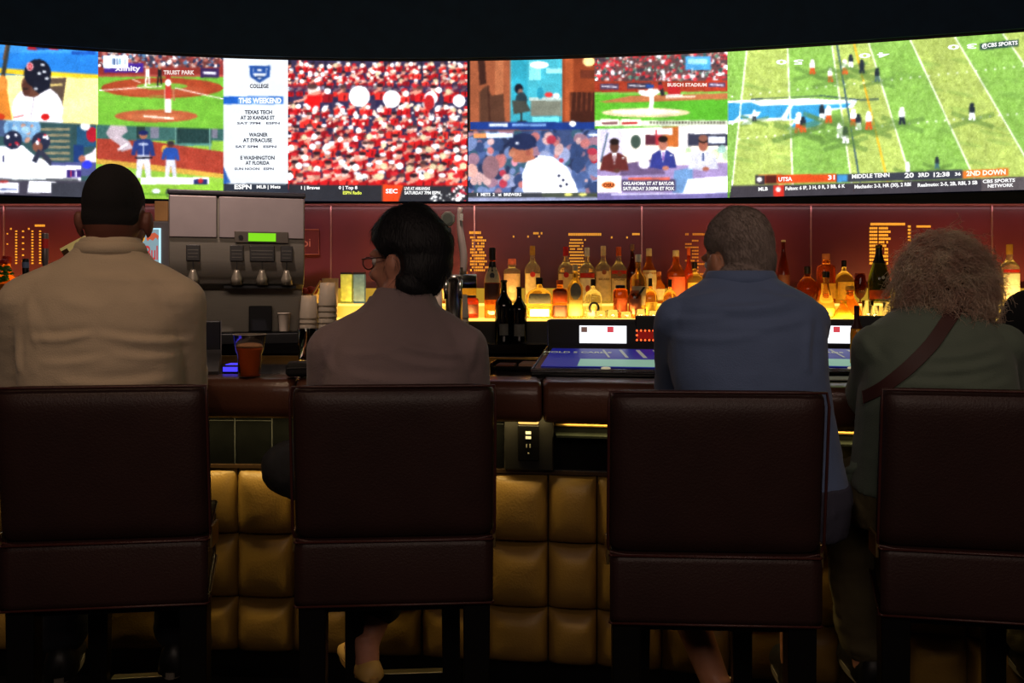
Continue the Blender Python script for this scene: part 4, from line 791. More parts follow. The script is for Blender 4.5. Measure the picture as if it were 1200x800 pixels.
def taph(x, top, base, D, w, label, m, m2, kind, par=None):
    t = bpy.data.objects.new('tap_handle', None); COL.objects.link(t); t['label'] = label; t.location = [float(a) for a in W(x, base, D)-np.array(par.location)]; t.parent = par; H = (base-top)/F*D; r = w/2/F*D
    if kind == 'badge':
        b = MB(); b.loft([(r*.35, 0), (r*.4, H*.3), (r*.55, H*.62), (r*.5, H*.7)], 16, 1, .6); b.build('shaft', m, t, smooth=True)
        b = MB(); n = 8; v = []
        for yy in (-.012, .012):
            for k in range(n): a = PI/8+2*PI*k/n; v.append((r*1.15*math.cos(a), yy, H*.83+r*1.25*math.sin(a)))
        b.add(v, [tuple(range(n)), tuple(range(n, 2*n))[::-1]]+[(k, k+n, (k+1) % n+n, (k+1) % n) for k in range(n)]); b.build('badge', m, t, bevel=.003)
        b = MB(); b.loft([(r*.8, 0), (r*.8, .003)], 20, M=Matrix.Translation((0, -.0125, H*.83)) @ Matrix.Rotation(PI/2, 4, 'X')); b.build('badge_face', m2, t)
    elif kind == 'wave':
        P = [(r*.5*math.sin(q*5+.6), 0, H*q) for q in np.linspace(0, 1, 16)]; R_ = [r*(.55+.35*abs(math.sin(q*2.6+.7))) for q in np.linspace(0, 1, 16)]
        b = MB(); b.tube(P, R_, 14); b.build('shaft', m, t, smooth=True); b = MB(); b.box(-r*.4, r*.4, -r-.002, -r*.6, H*.80, H*.9); b.build('badge_face', m2, t)
    else:
        b = MB(); b.loft([(r*.5, 0), (r*.6, H*.1), (r, H*.3), (r, H*.97), (r*.8, H)], 16); b.build('shaft', m, t, smooth=True); b = MB(); b.loft([(r*1.05, H*.6), (r*1.05, H*.85)], 16); b.build('badge_face', m2, t)
    b = MB(); b.loft([(r*.7, -.03), (r*.7, 0), (r*.5, .012)], 14); b.build('ferrule', M_chrome, t, smooth=True)
    return t
M_tapw = mat('tap_pearl', (190, 176, 168), .25, var=.1); M_tapg = mat('tap_grey', (120, 122, 112), .4)
tt_ = thing('tap_tower', 'chrome beer tap column rising from the bar behind the glasses wearer', 'beer tap', (-.232, 3.41, 1.098))
b = MB(); b.loft([(.06, 0), (.06, .01), (.034, .016), (.034, .33), (.040, .335), (.040, .345)], 24); b.build('column', M_chrome, tt_, smooth=True)
b = MB(); b.tube([(-.08, 0, .325), (.09, 0, .325)], .028, 16); b.build('manifold', M_chrome, tt_, smooth=True)
for sx in (-.025, .03):
    b = MB(); b.tube([(sx, -.02, .325), (sx, -.07, .32), (sx, -.09, .30), (sx, -.092, .255)], [.010, .010, .009, .008], 12); b.build('faucet', M_chrome, tt_, smooth=True)
    b = MB(); b.tube([(sx, -.0, .34), (sx, 0, .38)], .007, 10); b.build('tap_stem', M_chrome, tt_)
t2 = thing('tap_tower', 'low chrome beer tap column at the left, behind the broad man\'s shoulder', 'beer tap', ((42-600)/F*3.5, 3.5, 1.05))
b = MB(); b.loft([(.06, 0), (.06, .01), (.034, .016), (.034, .33), (.03, .34)], 24); b.build('column', M_chrome, t2, smooth=True)
b = MB(); b.tube([(-.09, 0, .345), (.09, 0, .345)], .026, 16); b.build('manifold', M_chrome, t2, smooth=True)
b = MB(); b.tube([(.04, 0, .36), (.04, 0, .42)], .006, 8); b.tube([(-.045, 0, .36), (-.045, 0, .385)], .006, 8); b.build('tap_stem', M_chrome, t2)
taph(525, 244, 318, 3.43, 15, 'grey tap handle topped by an eight-sided badge', M_tapg, mat('badge_dark', (80, 90, 80), .4), 'badge', tt_)
taph(541, 243, 322, 3.45, 10, 'tall wavy pearl white tap handle', M_tapw, M_chrome, 'wave', tt_)
taph(53, 273, 318, 3.5, 7, 'slim tap handle with a red tip left of the broad man', mat('tap_steel', (120, 110, 108), .3, metal=.6), red, 'rod', t2)
taph(30, 303, 330, 3.5, 7, 'short dark tap handle with a blue-grey side at the far left', M_black, mat('tap_blue', (110, 130, 160), .3), 'rod', t2)
# tilted cream carton behind the first patron's neck
cc = thing('napkin_carton', 'tilted cream paper carton behind the broad man\'s neck', 'carton', W(78, 302, 4.2)); cc.rotation_euler = (0, -.55, .3)
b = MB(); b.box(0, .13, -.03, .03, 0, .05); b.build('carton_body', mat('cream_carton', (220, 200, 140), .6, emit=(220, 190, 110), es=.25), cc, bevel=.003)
b = MB(); b.tube([(.05, .0, .0), (-.165, 0, -.36)], .006, 8); b.tube([(-.19, -.04, -.372), (-.14, .04, -.345)], .01, 8); b.build('stand', M_black, cc)
b = MB(); b.box(.0, .03, -.032, -.029, .005, .035); b.build('opening', mat('carton_opening', (90, 60, 20), .7), cc)

# drinks fridge with lit sign
D = 4.2; fx0, fx1 = (146-600)/F*D, (203-600)/F*D
fr = thing('drinks_fridge', 'grey drinks fridge with a lit energy drink sign beside the coffee dispenser', 'fridge', ((fx0+fx1)/2, D, 1.14)); h = (fx1-fx0)/2; H = CH-(259-HY)/F*D-1.14
b = MB(); b.box(-h, h, 0, .3, 0, H); b.build('cabinet', mat('fridge_grey', (88, 84, 84), .4), fr, bevel=.008)
sx0, sx1 = (150-600)/F*D-(fx0+fx1)/2, (189-600)/F*D-(fx0+fx1)/2
b = MB(); b.box(sx0, sx1, -.006, .002, H-.27, H-.035); b.build('sign_panel', emis('sign_white', (150, 180, 190), .75), fr)
b = MB(); b.box(sx1-.008, sx1, -.010, -.006, H-.27, H-.035); b.box(sx0, sx1, -.010, -.006, H-.041, H-.035); b.build('sign_edge', emis('sign_edge', (190, 240, 255), 1.1), fr)
v, f, w_ = text_vf('Red Bull', .02); sc = .045
b = MB(); b.add([(sx0+.078+p[0]*sc*.8*.165/(w_*sc*.8), -.0075, H-.155+(p[1]-.5)*sc*1.5) for p in v], f); b.build('sign_text', emis('sign_red', (190, 60, 60), 1.0), fr)
b = MB(); cxs = sx0+.08
for sgn in (-1, 1):
    pts = [(.012, .0), (.03, .022), (.055, .028), (.075, .012), (.07, -.008), (.06, .004), (.045, -.012), (.03, -.004), (.02, -.014)]
    q = [(cxs+sgn*a, -.008, H-.085+c) for a, c in pts]
    if sgn < 0: q = q[::-1]
    n = len(q); b.add(q+[(a, c+.002, d) for a, c, d in q], [tuple(range(n)), tuple(range(n, 2*n))[::-1]])
b.build('sign_logo', emis('logo_red', (196, 90, 60), 1.0), fr)
b = MB(); b.loft([(.026, 0), (.026, .001)], 24, M=Matrix.Translation((cxs-.02, -.0068, H-.082)) @ Matrix.Rotation(PI/2, 4, 'X')); b.build('sign_logo', emis('logo_gold', (235, 160, 30), 1.0), fr)
bxn = MB(); bxn.box(-.03, .035, -.05, .1, 0, .10); o = bxn.build('wooden_box', mat('box_wood', (150, 110, 64), .5), None, bevel=.004); o.location = (float((187-600)/F*4.2), 4.26, float(1.14+H)); tag(o, 'small tan wooden box on top of the grey drinks fridge', 'box')

# ------------------------------------------------------------------ coffee dispenser
D = 3.86
def Q(x, y): return ((x-600)/F*D, CH-(y-HY)/F*D)
mx, _ = Q(279, 0); zt = Q(0, 224)[1]
cm = thing('coffee_dispenser', 'tall brushed steel coffee dispenser with a green display on the back counter', 'coffee machine', (mx, D, 1.14), math.radians(17))
hw = (355-203)/2/F*D; Zt = zt-1.14
def zz(y): return Q(0, y)[1]-1.14
def xx(x): return Q(x, 0)[0]-mx
b = MB(); b.box(-hw, hw, .16, .42, 0, zz(330)); b.build('back_housing', M_steel, cm, bevel=.006)
b = MB(); prof = [(.0, zz(262)), (.0, zz(322)), (.05, zz(336)), (.17, zz(339)), (.42, zz(339)), (.42, Zt-.012), (.004, Zt-.012)]
prof = [(.004, Zt-.03), (.0, zz(270)), (.006, zz(305)), (.02, zz(322)), (.05, zz(333)), (.12, zz(338)), (.42, zz(338)), (.42, Zt-.02), (.03, Zt-.02)]
k = len(prof); b.add([(x, y, z) for x in (-hw, hw) for (y, z) in prof], [tuple(range(k)), tuple(range(k, 2*k))[::-1]]+[(i, i+k, (i+1) % k+k, (i+1) % k) for i in range(k)]); b.build('head_housing', M_steel, cm, bevel=.006)
b = MB(); b.box(-hw-.004, hw+.004, -.01, .42, Zt-.022, Zt); b.build('top_lid', mat('lid_dark', (44, 44, 52), .3), cm, bevel=.006)
for a, c in ((204, 255.5), (258, 354)):
    b = MB(); b.box(xx(a), xx(c), -.012, .01, zz(279), zz(231)); b.build('hopper_door', mat('satin_steel', (158, 146, 146), .38, metal=.4, var=.05), cm, bevel=.004)
b = MB(); b.box(xx(275), xx(336), -.018, -.011, zz(284.5), zz(271)); b.build('control_panel', mat('panel_taupe', (84, 76, 66), .4), cm, bevel=.003)
b = MB(); b.box(xx(290.5), xx(321.5), -.021, -.017, zz(282.5), zz(273)); b.build('green_display', emis('lcd_green', (130, 225, 20), 1.0), cm)
b = MB(); b.loft([(.010, 0), (.010, .004)], 16, M=Matrix.Translation((xx(282), -.018, zz(278))) @ Matrix.Rotation(PI/2, 4, 'X')); b.build('dial', M_black, cm)
for a, c, d in ((222, 237, 229.5), (270, 285, 277.5), (292, 320, 306), (327, 341, 334)):
    b = MB(); b.box(xx(a), xx(c), -.010, .004, zz(306), zz(287.5)); bt = b.build('button_pad', mat('button_dark', (46, 44, 42), .35), cm, bevel=.003)
    b = MB(); b.box(xx(a)+.006, xx(c)-.006, -.0115, -.0095, zz(294), zz(293)); b.box(xx(a)+.008, xx(c)-.008, -.0115, -.0095, zz(298), zz(297.2)); b.box(xx(a)+.008, xx(c)-.01, -.0115, -.0095, zz(302), zz(301.2)); b.build('pad_marking', mat('marking_grey', (96, 92, 84), .5), bt)
    b = MB(); b.box(xx(d)-.0015, xx(d)+.0015, -.004, .012, zz(322), zz(306)); b.build('flow_slot', M_black, cm)
    b = MB(); b.loft([(.026, zz(334)), (.024, zz(326)), (.014, zz(319)), (.010, zz(316))], 18, c=(xx(d), .0, 0)); b.build('nozzle', mat('nozzle_grey', (150, 140, 122), .35, metal=.5), cm, smooth=True)
b = MB(); b.box(xx(263), xx(345), .02, .12, zz(337.5), zz(334.5)); b.build('under_tray', M_black, cm)  # black strip along the underside of the head
b = MB(); b.box(-hw, hw, .02, .18, 0, zz(391)); b.build('drip_tray', M_black, cm, bevel=.006)
b = MB()
for k in range(14): b.box(-hw+.02, hw-.02, .03+k*.009, .033+k*.009, zz(391), zz(391)+.004)
b.build('drip_grille', M_bl2, cm)
b = MB(); b.box(xx(291), xx(318), .10, .16, zz(391)+.005, zz(359)); b.build('black_card_holder', mat('holder_black', (12, 14, 24), .5), cm, bevel=.004)
pc = thing('paper_cup', 'white paper cup standing on the coffee dispenser drip tray', 'cup', (mx+xx(332)*.956-.09*.292, D+.09*.956+xx(332)*.292, 1.14+zz(391)+.0045))
b = MB(); b.loft([(.021, 0), (.0215, .002), (.029, .083), (.0305, .085), (.028, .085), (.020, .006)], 24); b.build('cup_wall', M_cup, pc, smooth=True)
b = MB(); b.loft([(.0295, .080), (.0315, .083), (.0315, .087), (.029, .088), (.028, .083)], 24); b.build('rolled_rim', M_cup, pc, smooth=True)
# counter clutter seen behind the beer cup
sink = thing('speed_rail', 'dark metal drinks rail with brass edges behind the bar counter', 'rail', ((320-600)/F*3.7, 3.62, 0))
b = MB(); b.box(-.5, .55, 0, .18, .98, 1.06); b.build('rail_body', M_bl2, sink); b = MB(); b.tube([(-.5, -.004, 1.062), (.55, -.004, 1.062)], .006, 8); b.build('rail_edge', M_brass, sink)
b = MB(); b.box(-.5, -.46, .03, .15, 0, .98); b.box(.51, .55, .03, .15, 0, .98); b.build('rail_leg', M_bl2, sink)

# ------------------------------------------------------------------ gold lettering on the burgundy panels
M_let = mat('gold_letter', (226, 170, 60), .4, metal=.2, emit=(220, 150, 50), es=.75, var=0)  # weak emission stands in for light reflected by the gold letters
M_let2 = mat('gold_letter_dim', (190, 130, 50), .4, metal=.2, emit=(180, 110, 40), es=.35, var=0)  # fainter letters, reflected light again put in as emission
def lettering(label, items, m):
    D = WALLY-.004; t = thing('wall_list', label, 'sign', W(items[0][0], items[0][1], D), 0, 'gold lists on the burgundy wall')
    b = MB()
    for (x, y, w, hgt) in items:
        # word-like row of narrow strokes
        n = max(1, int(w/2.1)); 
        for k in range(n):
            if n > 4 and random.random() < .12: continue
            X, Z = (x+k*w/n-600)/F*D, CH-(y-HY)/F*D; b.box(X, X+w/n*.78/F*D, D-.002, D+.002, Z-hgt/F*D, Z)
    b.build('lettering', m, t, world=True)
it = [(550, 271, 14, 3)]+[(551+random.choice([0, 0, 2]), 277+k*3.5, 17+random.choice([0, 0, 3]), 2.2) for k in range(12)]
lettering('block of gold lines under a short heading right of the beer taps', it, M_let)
it = [(625, 272, 11, 2.4), (601, 276, 2.2, 2.2), (618, 276, 2.2, 2.2), (631, 276, 2, 2)]
lettering('three scattered gold dots and a tiny heading above the yellow capped bottle', it, M_let)
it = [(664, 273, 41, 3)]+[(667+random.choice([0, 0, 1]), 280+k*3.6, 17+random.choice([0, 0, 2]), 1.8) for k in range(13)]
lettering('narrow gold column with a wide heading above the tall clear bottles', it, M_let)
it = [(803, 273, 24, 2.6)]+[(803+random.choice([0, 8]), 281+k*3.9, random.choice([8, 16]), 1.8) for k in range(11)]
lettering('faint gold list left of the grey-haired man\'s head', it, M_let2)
it = [(741, 273, 9, 2.4), (716, 277, 2.2, 2.2), (734, 277, 2.2, 2.2)]
lettering('tiny gold heading and dots just left of the chrome joint', it, M_let)
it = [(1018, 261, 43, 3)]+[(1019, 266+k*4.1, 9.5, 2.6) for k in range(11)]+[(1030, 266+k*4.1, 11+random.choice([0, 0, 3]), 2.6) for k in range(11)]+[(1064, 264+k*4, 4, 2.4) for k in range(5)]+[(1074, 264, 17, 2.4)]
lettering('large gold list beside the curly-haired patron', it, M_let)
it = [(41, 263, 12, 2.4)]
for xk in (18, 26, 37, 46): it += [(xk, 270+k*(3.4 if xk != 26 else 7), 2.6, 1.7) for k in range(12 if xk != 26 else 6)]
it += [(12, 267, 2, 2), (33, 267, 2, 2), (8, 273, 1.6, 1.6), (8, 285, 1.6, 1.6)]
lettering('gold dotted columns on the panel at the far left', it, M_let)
D = WALLY-.012; plq = thing('wall_plaque', 'red plaque with pale letters on the wall right of the coffee dispenser', 'sign', W(360, 297, D))
b = MB(); x0, z0, _ = 0, 0, 0; p0 = W(345, 298, D); p1 = W(374, 269, D); b.box(p0[0], p1[0], D-.006, D+.01, p0[2], p1[2]); b.build('plaque_panel', mat('plaque_red', (96, 34, 38), .4), plq, world=True)
b = MB(); b.tube([(p0[0], D-.008, p0[2]), (p1[0], D-.008, p0[2]), (p1[0], D-.008, p1[2]), (p0[0], D-.008, p1[2])], .003, 6); b.build('plaque_border', mat('plaque_line', (160, 90, 80), .4), plq, world=True)
v, f, w_ = text_vf('pi', .01); b = MB(); q = W(360, 284, D); sc = .045; b.add([(q[0]+a[0]*sc, D-.008, q[2]+(a[1]-.5)*sc) for a in v], f); b.build('plaque_text', mat('plaque_letter', (170, 100, 86), .4, emit=(150, 80, 70), es=.2), plq, world=True)
# ------------------------------------------------------------------ bar stools
def make_chair():
    t = thing('bar_stool', '', 'bar stool')
    w = .25
    T = Matrix.Translation((0, -.175, .768)) @ Matrix.Rotation(math.radians(7), 4, 'X')
    b = MB(); bmesh_ = []
    # padded backrest: soft slab built from a grid so the faces bulge a little
    def slab(x0, x1, y0, y1, z0, z1, bul, M, nx=10, nz=8, r=.02, sag=0):
        b = MB(); k = []
        secs = rrect(y1-y0, z1-z0, r, 5)
        return b
    def pad(wd, th, ht, bul, M, r=.022, n=14):
        """rounded pad centred on x, from y -th..0, z 0..ht"""
        b = MB(); us = np.linspace(-1, 1, n); v = []; idx = {}
        def corner(u, w_):  # rounded rectangle mapping in x,z
            x = u*wd/2; z = (w_+1)/2*ht
            return x, z
        f = []
        for side in (0, 1):
            for i, wz in enumerate(us):
                for j, ux in enumerate(us):
                    x, z = corner(ux, wz); e = max(abs(ux), abs(wz)); 
                    g = (1-abs(ux)**6)*(1-abs(wz)**6)
                    dx = (1-min(1, (1-abs(ux))*wd/2/r))**2; dz = (1-min(1, (1-abs(wz))*ht/2/r))**2
                    inset = (dx+dz)*r*.55
                    yb = bul*g-inset
                    y = (-th-yb) if side == 0 else yb
                    x *= 1-.012*(dz); z = ht/2+(z-ht/2)*(1-.012*dx); v.append((x, y, z))
        N = n*n
        for i in range(n-1):
            for j in range(n-1):
                a = i*n+j; f.append((a, a+1, a+n+1, a+n)); f.append((N+a, N+a+n, N+a+n+1, N+a+1))
        ring = [j for j in range(n)]+[i*n+n-1 for i in range(1, n)]+[(n-1)*n+j for j in range(n-2, -1, -1)]+[i*n for i in range(n-2, 0, -1)]
        L = len(ring)
        for q in range(L): a, c = ring[q], ring[(q+1) % L]; f.append((c, a, N+a, N+c))
        b.add([M @ Vector(p) for p in v], f); return b, [M @ Vector(v[a]) for a in ring]
    b, ring = pad(.50, .075, .392, .006, T); o = b.build('backrest', M_leather, t, smooth=True)
    s_ = o.modifiers.new('sub', 'SUBSURF'); s_.levels = 1; s_.render_levels = 1
    q = ring+[ring[0]]
    b = MB(); b.tube([(p.x, p.y-.003, p.z) for p in q], .0035, 8, cap=False); b.build('piping', M_piping, o, smooth=True)
    # seat box: thick upholstered block
    b = MB(); prof = rrect(.415, .168, .022, 6); k = len(prof); xs = [-.236, -.243, -.2455, -.22, 0, .22, .2455, .243, .236]; v = []
    for i, x in enumerate(xs):
        e = min(i, len(xs)-1-i); s = [.93, .965, .99][e] if e < 3 else 1; hz = 1 if e < 3 else 1.02
        for (y, z) in prof: v.append((x*(1-.28*y/.415), (y-.2075)*s-.042, .681+(z-.084)*s*hz))
    f = [(i*k+j, i*k+(j+1) % k, (i+1)*k+(j+1) % k, (i+1)*k+j) for i in range(len(xs)-1) for j in range(k)]+[tuple(range(k)), tuple(range((len(xs)-1)*k, len(xs)*k))[::-1]]
    b.add(v, f); st = b.build('seat', M_leather, t, smooth=True)
    b = MB()
    for z in (.6015, .7605):
        b.tube([(-.240, -.249, z), (.240, -.249, z), (.246, -.243, z), (.182, .150, z)], .003, 8)
        b.tube([(-.240, -.249, z), (-.246, -.243, z), (-.182, .150, z), (-.174, .163, z), (.174, .163, z), (.182, .150, z)], .003, 8)
    b.build('piping', M_piping, st, smooth=True)
    for sx in (-1, 1):
        b = MB(); b.box(sx*.249-.004, sx*.249+.004, -.235, -.16, .735, .79); b.build('bracket', mat('bracket_brass', (200, 170, 110), .3, metal=.9), t, bevel=.002)
        for sy in (-1, 1):
            b = MB(); x = sx*.205 if sy < 0 else sx*.138; y = -.205 if sy < 0 else .13; r = .034 if sy < 0 else .028
            x2 = x+sx*(.0 if sy < 0 else .005)
            v = []
            for z, q_, xo in ((.61, r, x), (0, r*.85, x2)): v += [(xo-q_, y-q_*.8, z), (xo+q_, y-q_*.8, z), (xo+q_, y+q_*.8, z), (xo-q_, y+q_*.8, z)]
            b.add(v, [(0, 1, 2, 3), (7, 6, 5, 4), (0, 4, 5, 1), (1, 5, 6, 2), (2, 6, 7, 3), (3, 7, 4, 0)]); b.build('leg', M_leg, t, bevel=.004)
    b = MB(); b.box(-.125, .125, .165, .195, .215, .245); b.build('footrest', M_leg, t, bevel=.003)
    b = MB(); b.box(-.12, .12, .160, .19, .245, .250); b.build('foot_plate', mat('foot_plate', (120, 112, 90), .3, metal=.9), t, bevel=.002)
    for sx in (-1, 1):
        b = MB(); b.tube([(sx*.2, -.18, .175), (sx*.142, .12, .175)], .012, 8); b.tube([(sx*.138, .12, .23), (sx*.122, .18, .23)], .012, 8); b.build('stretcher', M_leg, t, bevel=.003)
    b = MB(); b.box(-.155, .155, .10, .14, .57, .60); b.build('apron', M_leg, t); b = MB(); b.box(-.21, .21, -.2, -.16, .57, .60); b.build('apron', M_leg, t)
    return t
GRP = 'burgundy bar stools along the counter'
chairs = [(-1.003, 2.09, 7, 'burgundy leather bar stool under the broad short-haired man in the pale shirt'),
          (-.292, 2.11, 4, 'burgundy leather bar stool under the dark-haired man with glasses'),
          (.475, 1.98, -3, 'burgundy leather bar stool under the grey-haired man in blue'),
          (1.128, 2.0, -10, 'burgundy leather bar stool under the curly-haired patron with a crossbody strap')]
proto = make_chair()
for i, (X, D, yw, l) in enumerate(chairs):
    o = proto if i == 0 else copy_tree(proto)
    a = math.radians(yw); o.location = (X-.255*math.sin(a)*1, D+.262*math.cos(a), 0); o.rotation_euler.z = a
    tag(o, l, 'bar stool', GRP)

# ------------------------------------------------------------------ people
from mathutils import noise as mnoise
def remesh(b, voxel, smooth, name='tmp'):
    me = bpy.data.meshes.new(name); me.from_pydata(b.v, [], b.f); me.update()
    o = bpy.data.objects.new(name, me); COL.objects.link(o)
    bm = bmesh.new(); bm.from_mesh(me); bmesh.ops.recalc_face_normals(bm, faces=bm.faces); bm.to_mesh(me); bm.free()
    m = o.modifiers.new('r', 'REMESH'); m.mode = 'VOXEL'; m.voxel_size = voxel; m.use_smooth_shade = True
    s = o.modifiers.new('s', 'SMOOTH'); s.factor = .5; s.iterations = smooth
    dg = bpy.context.evaluated_depsgraph_get(); dg.update(); r = bpy.data.meshes.new_from_object(o.evaluated_get(dg))
    bpy.data.objects.remove(o); bpy.data.meshes.remove(me); return r
def link(me, name, m, parent=None):
    me.materials.clear(); me.materials.append(m); me.polygons.foreach_set('use_smooth', [True]*len(me.polygons)); me.name = name
    o = bpy.data.objects.new(name, me); COL.objects.link(o)
    if parent: o.parent = parent
    return o
def vn(me):
    n = len(me.vertices); a = np.empty(n*3); me.vertices.foreach_get('co', a); c = np.empty(n*3); me.vertex_normals.foreach_get('vector', c) if hasattr(me.vertex_normals, 'foreach_get') else None
    return a.reshape(-1, 3), c.reshape(-1, 3)
def sub_extract(me, scorefn, tfn, minscore=0.0):
    """copy the part of a mesh where score>0, pushed out along its normals by tfn(score, p)"""
    V, Nn = vn(me); sc = scorefn(V); keep = sc > minscore; idx = -np.ones(len(V), int); idx[keep] = np.arange(keep.sum())
    P = V[keep]+Nn[keep]*tfn(sc[keep], V[keep])[:, None]; F_ = []
    for p in me.polygons:
        q = [idx[i] for i in p.vertices]
        if min(q) >= 0: F_.append(q)
    r = bpy.data.meshes.new('x'); r.from_pydata(P.tolist(), [], F_); r.update(); return r
def ringloft(b, rings, n=32, p=2.4):
    """rings: (z, hw, hd, xoff, yoff)"""
    v = []; k = len(rings)
    for (z, hw, hd, xo, yo) in rings:
        for i in range(n):
            a = 2*PI*i/n; ca, sa = math.cos(a), math.sin(a); v.append((xo+hw*math.copysign(abs(ca)**(2/p), ca), yo+hd*math.copysign(abs(sa)**(2/p), sa), z))
    f = [(j*n+i, j*n+(i+1) % n, (j+1)*n+(i+1) % n, (j+1)*n+i) for j in range(k-1) for i in range(n)]+[tuple(range(n))[::-1], tuple(range((k-1)*n, k*n))]
    b.add(v, f)
def interp_rings(R_, step=.012):
    A = np.array(R_); zs = np.arange(A[0, 0], A[-1, 0], step); zs = np.append(zs, A[-1, 0])
    # smooth monotone-ish interpolation through the listed rings
    out = []
    for z in zs: out.append([z]+[np.interp(z, A[:, 0], A[:, k]) for k in range(1, 5)])
    o = np.array(out)
    for _ in range(2): o[1:-1, 1:] = (o[:-2, 1:]+2*o[1:-1, 1:]+o[2:, 1:])/4
    return o.tolist()
def limb(b, pts, rad, inflate=0.0, n=18):
    P = np.array(pts, float); t = np.linspace(0, len(P)-1, (len(P)-1)*6+1); Q_ = np.stack([np.interp(t, range(len(P)), P[:, k]) for k in range(3)], -1); r = np.interp(t, range(len(P)), rad)+inflate
    for _ in range(2): Q_[1:-1] = (Q_[:-2]+2*Q_[1:-1]+Q_[2:])/4
    b.tube(Q_, list(r), n); b.ell(Q_[0], (r[0],)*3, 16); b.ell(Q_[-1], (r[-1],)*3, 16)
def hand(b, wr, d, up, side, curl=.5, sc=1.0):
    """palm and five fingers; d = pointing direction, up = back of the hand, side=+1 thumb towards cross(d,up)"""
    d = Vector(d).normalized(); up = (Vector(up)-d*d.dot(Vector(up))).normalized(); s = d.cross(up)*side; wr = Vector(wr)
    M = Matrix((s, d, up)).transposed()
    b.ell(wr+d*.045*sc, (.040*sc, .052*sc, .016*sc), 16, M)
    for k, (off, L) in enumerate([(.030, .072), (.011, .080), (-.009, .075), (-.028, .060)]):
        p = wr+d*.082*sc+s*off*sc; pts = [p-d*.02*sc, p]; dirn = d.copy()
        for j in range(3):
            dirn = (dirn-up*curl*(.5+.25*j)).normalized(); p = p+dirn*L*sc*[.45, .32, .23][j]; pts.append(p)
        b.tube(pts, [.0095*sc, .0092*sc, .0086*sc, .008*sc, .0068*sc], 10); b.ell(pts[-1], (.0068*sc,)*3, 8)
    p = wr+d*.02*sc+s*.03*sc; pts = [p]; dirn = (d*.7+s*.7).normalized()
    for L in (.035, .03, .024): dirn = (dirn+d*.2-up*.15).normalized(); p = p+dirn*L*sc; pts.append(p)
    b.tube(pts, [.012*sc, .011*sc, .0095*sc, .008*sc], 10); b.ell(pts[-1], (.008*sc,)*3, 8)
EAR = Vector((.078, -.008, -.018))
def head_prims(b, M, s=1.0, nose=1.0):
    """M: 4x4 head frame (face towards +y)"""
    R3 = M.to_3x3()
    def E(c, r, rot=None): b.ell(M @ Vector([a*s for a in c]), [a*s for a in r], 24, R3 @ rot if rot is not None else R3)
    E((0, -.012, .030), (.0725, .100, .104)); E((0, -.030, -.005), (.069, .078, .090)); E((0, .030, -.030), (.063, .066, .088)); E((0, .040, -.085), (.042, .045, .038)); E((0, .062, -.105), (.024, .022, .020))
    E((0, .085, .02), (.052, .014, .016)); E((-.036, .07, -.035), (.024, .020, .02)); E((.036, .07, -.035), (.024, .020, .02)); E((0, .088, -.072), (.024, .011, .0075)); E((0, .087, -.083), (.020, .010, .007))
    b.tube([M @ Vector((0, .092*s, .012*s)), M @ Vector((0, .108*s, -.018*s)), M @ Vector((0, .116*s, -.040*s))], [.009*s, .011*s, .014*s], 12); E((0, .106, -.043), (.017, .014, .010))
    for sx in (-1, 1):
        rot = Matrix.Rotation(sx*math.radians(-22), 3, 'Z')
        E((sx*.0835, -.008, -.018), (.0075, .021, .033), rot); E((sx*.088, -.016, -.010), (.007, .014, .024), rot); E((sx*.080, .002, -.045), (.007, .010, .010))
class Person:
    def __init__(s, name_label, X, D, yaw, a):
        s.X, s.D = X, D; s.a = a; s.label = name_label; s.yaw = math.radians(yaw)
        s.skin = a['skin']
    def px(s, x, y, D=None):  # photo pixel at the plane of the back -> local x,z (ignores yaw)
        D = D or s.D-.1; return ((x-600)/F*D-s.X, CH-(y-HY)/F*D)
def wrinkle(me, folds, seed=0, namp=.0035, nsc=7.0, zlim=None, front=False):
    V, Nn = vn(me); d = np.zeros(len(V)); back = np.clip(-Nn[:, 1]*1.6, 0, 1) if not front else np.ones(len(V))
    for (p0, p1, w, amp) in folds:
        p0 = np.array(p0); p1 = np.array(p1); e = p1-p0; L = np.linalg.norm(e)+1e-9; q = V[:, [0, 2]]-p0; t = q @ e/L/L
        nrm = np.array([-e[1], e[0]])/L; bow = np.sin(np.clip(t, 0, 1)*PI)*L*.04; dist = q @ nrm+bow
        fade = np.clip(1-(np.abs(t-.5)*2)**3, 0, 1)*(np.abs(t-.5) < .5)
        g = np.exp(-(dist/w)**2)-.55*np.exp(-((dist-w*1.7)/(w*1.1))**2); d += 1.35*amp*g*fade*back
    nz = np.array([mnoise.fractal(Vector((p[0]*nsc+seed, p[1]*nsc, p[2]*nsc*1.4)), .8, 2.1, 3) for p in V]); d += namp*nz
    V = V+Nn*d[:, None]; me.vertices.foreach_set('co', V.ravel()); me.update()
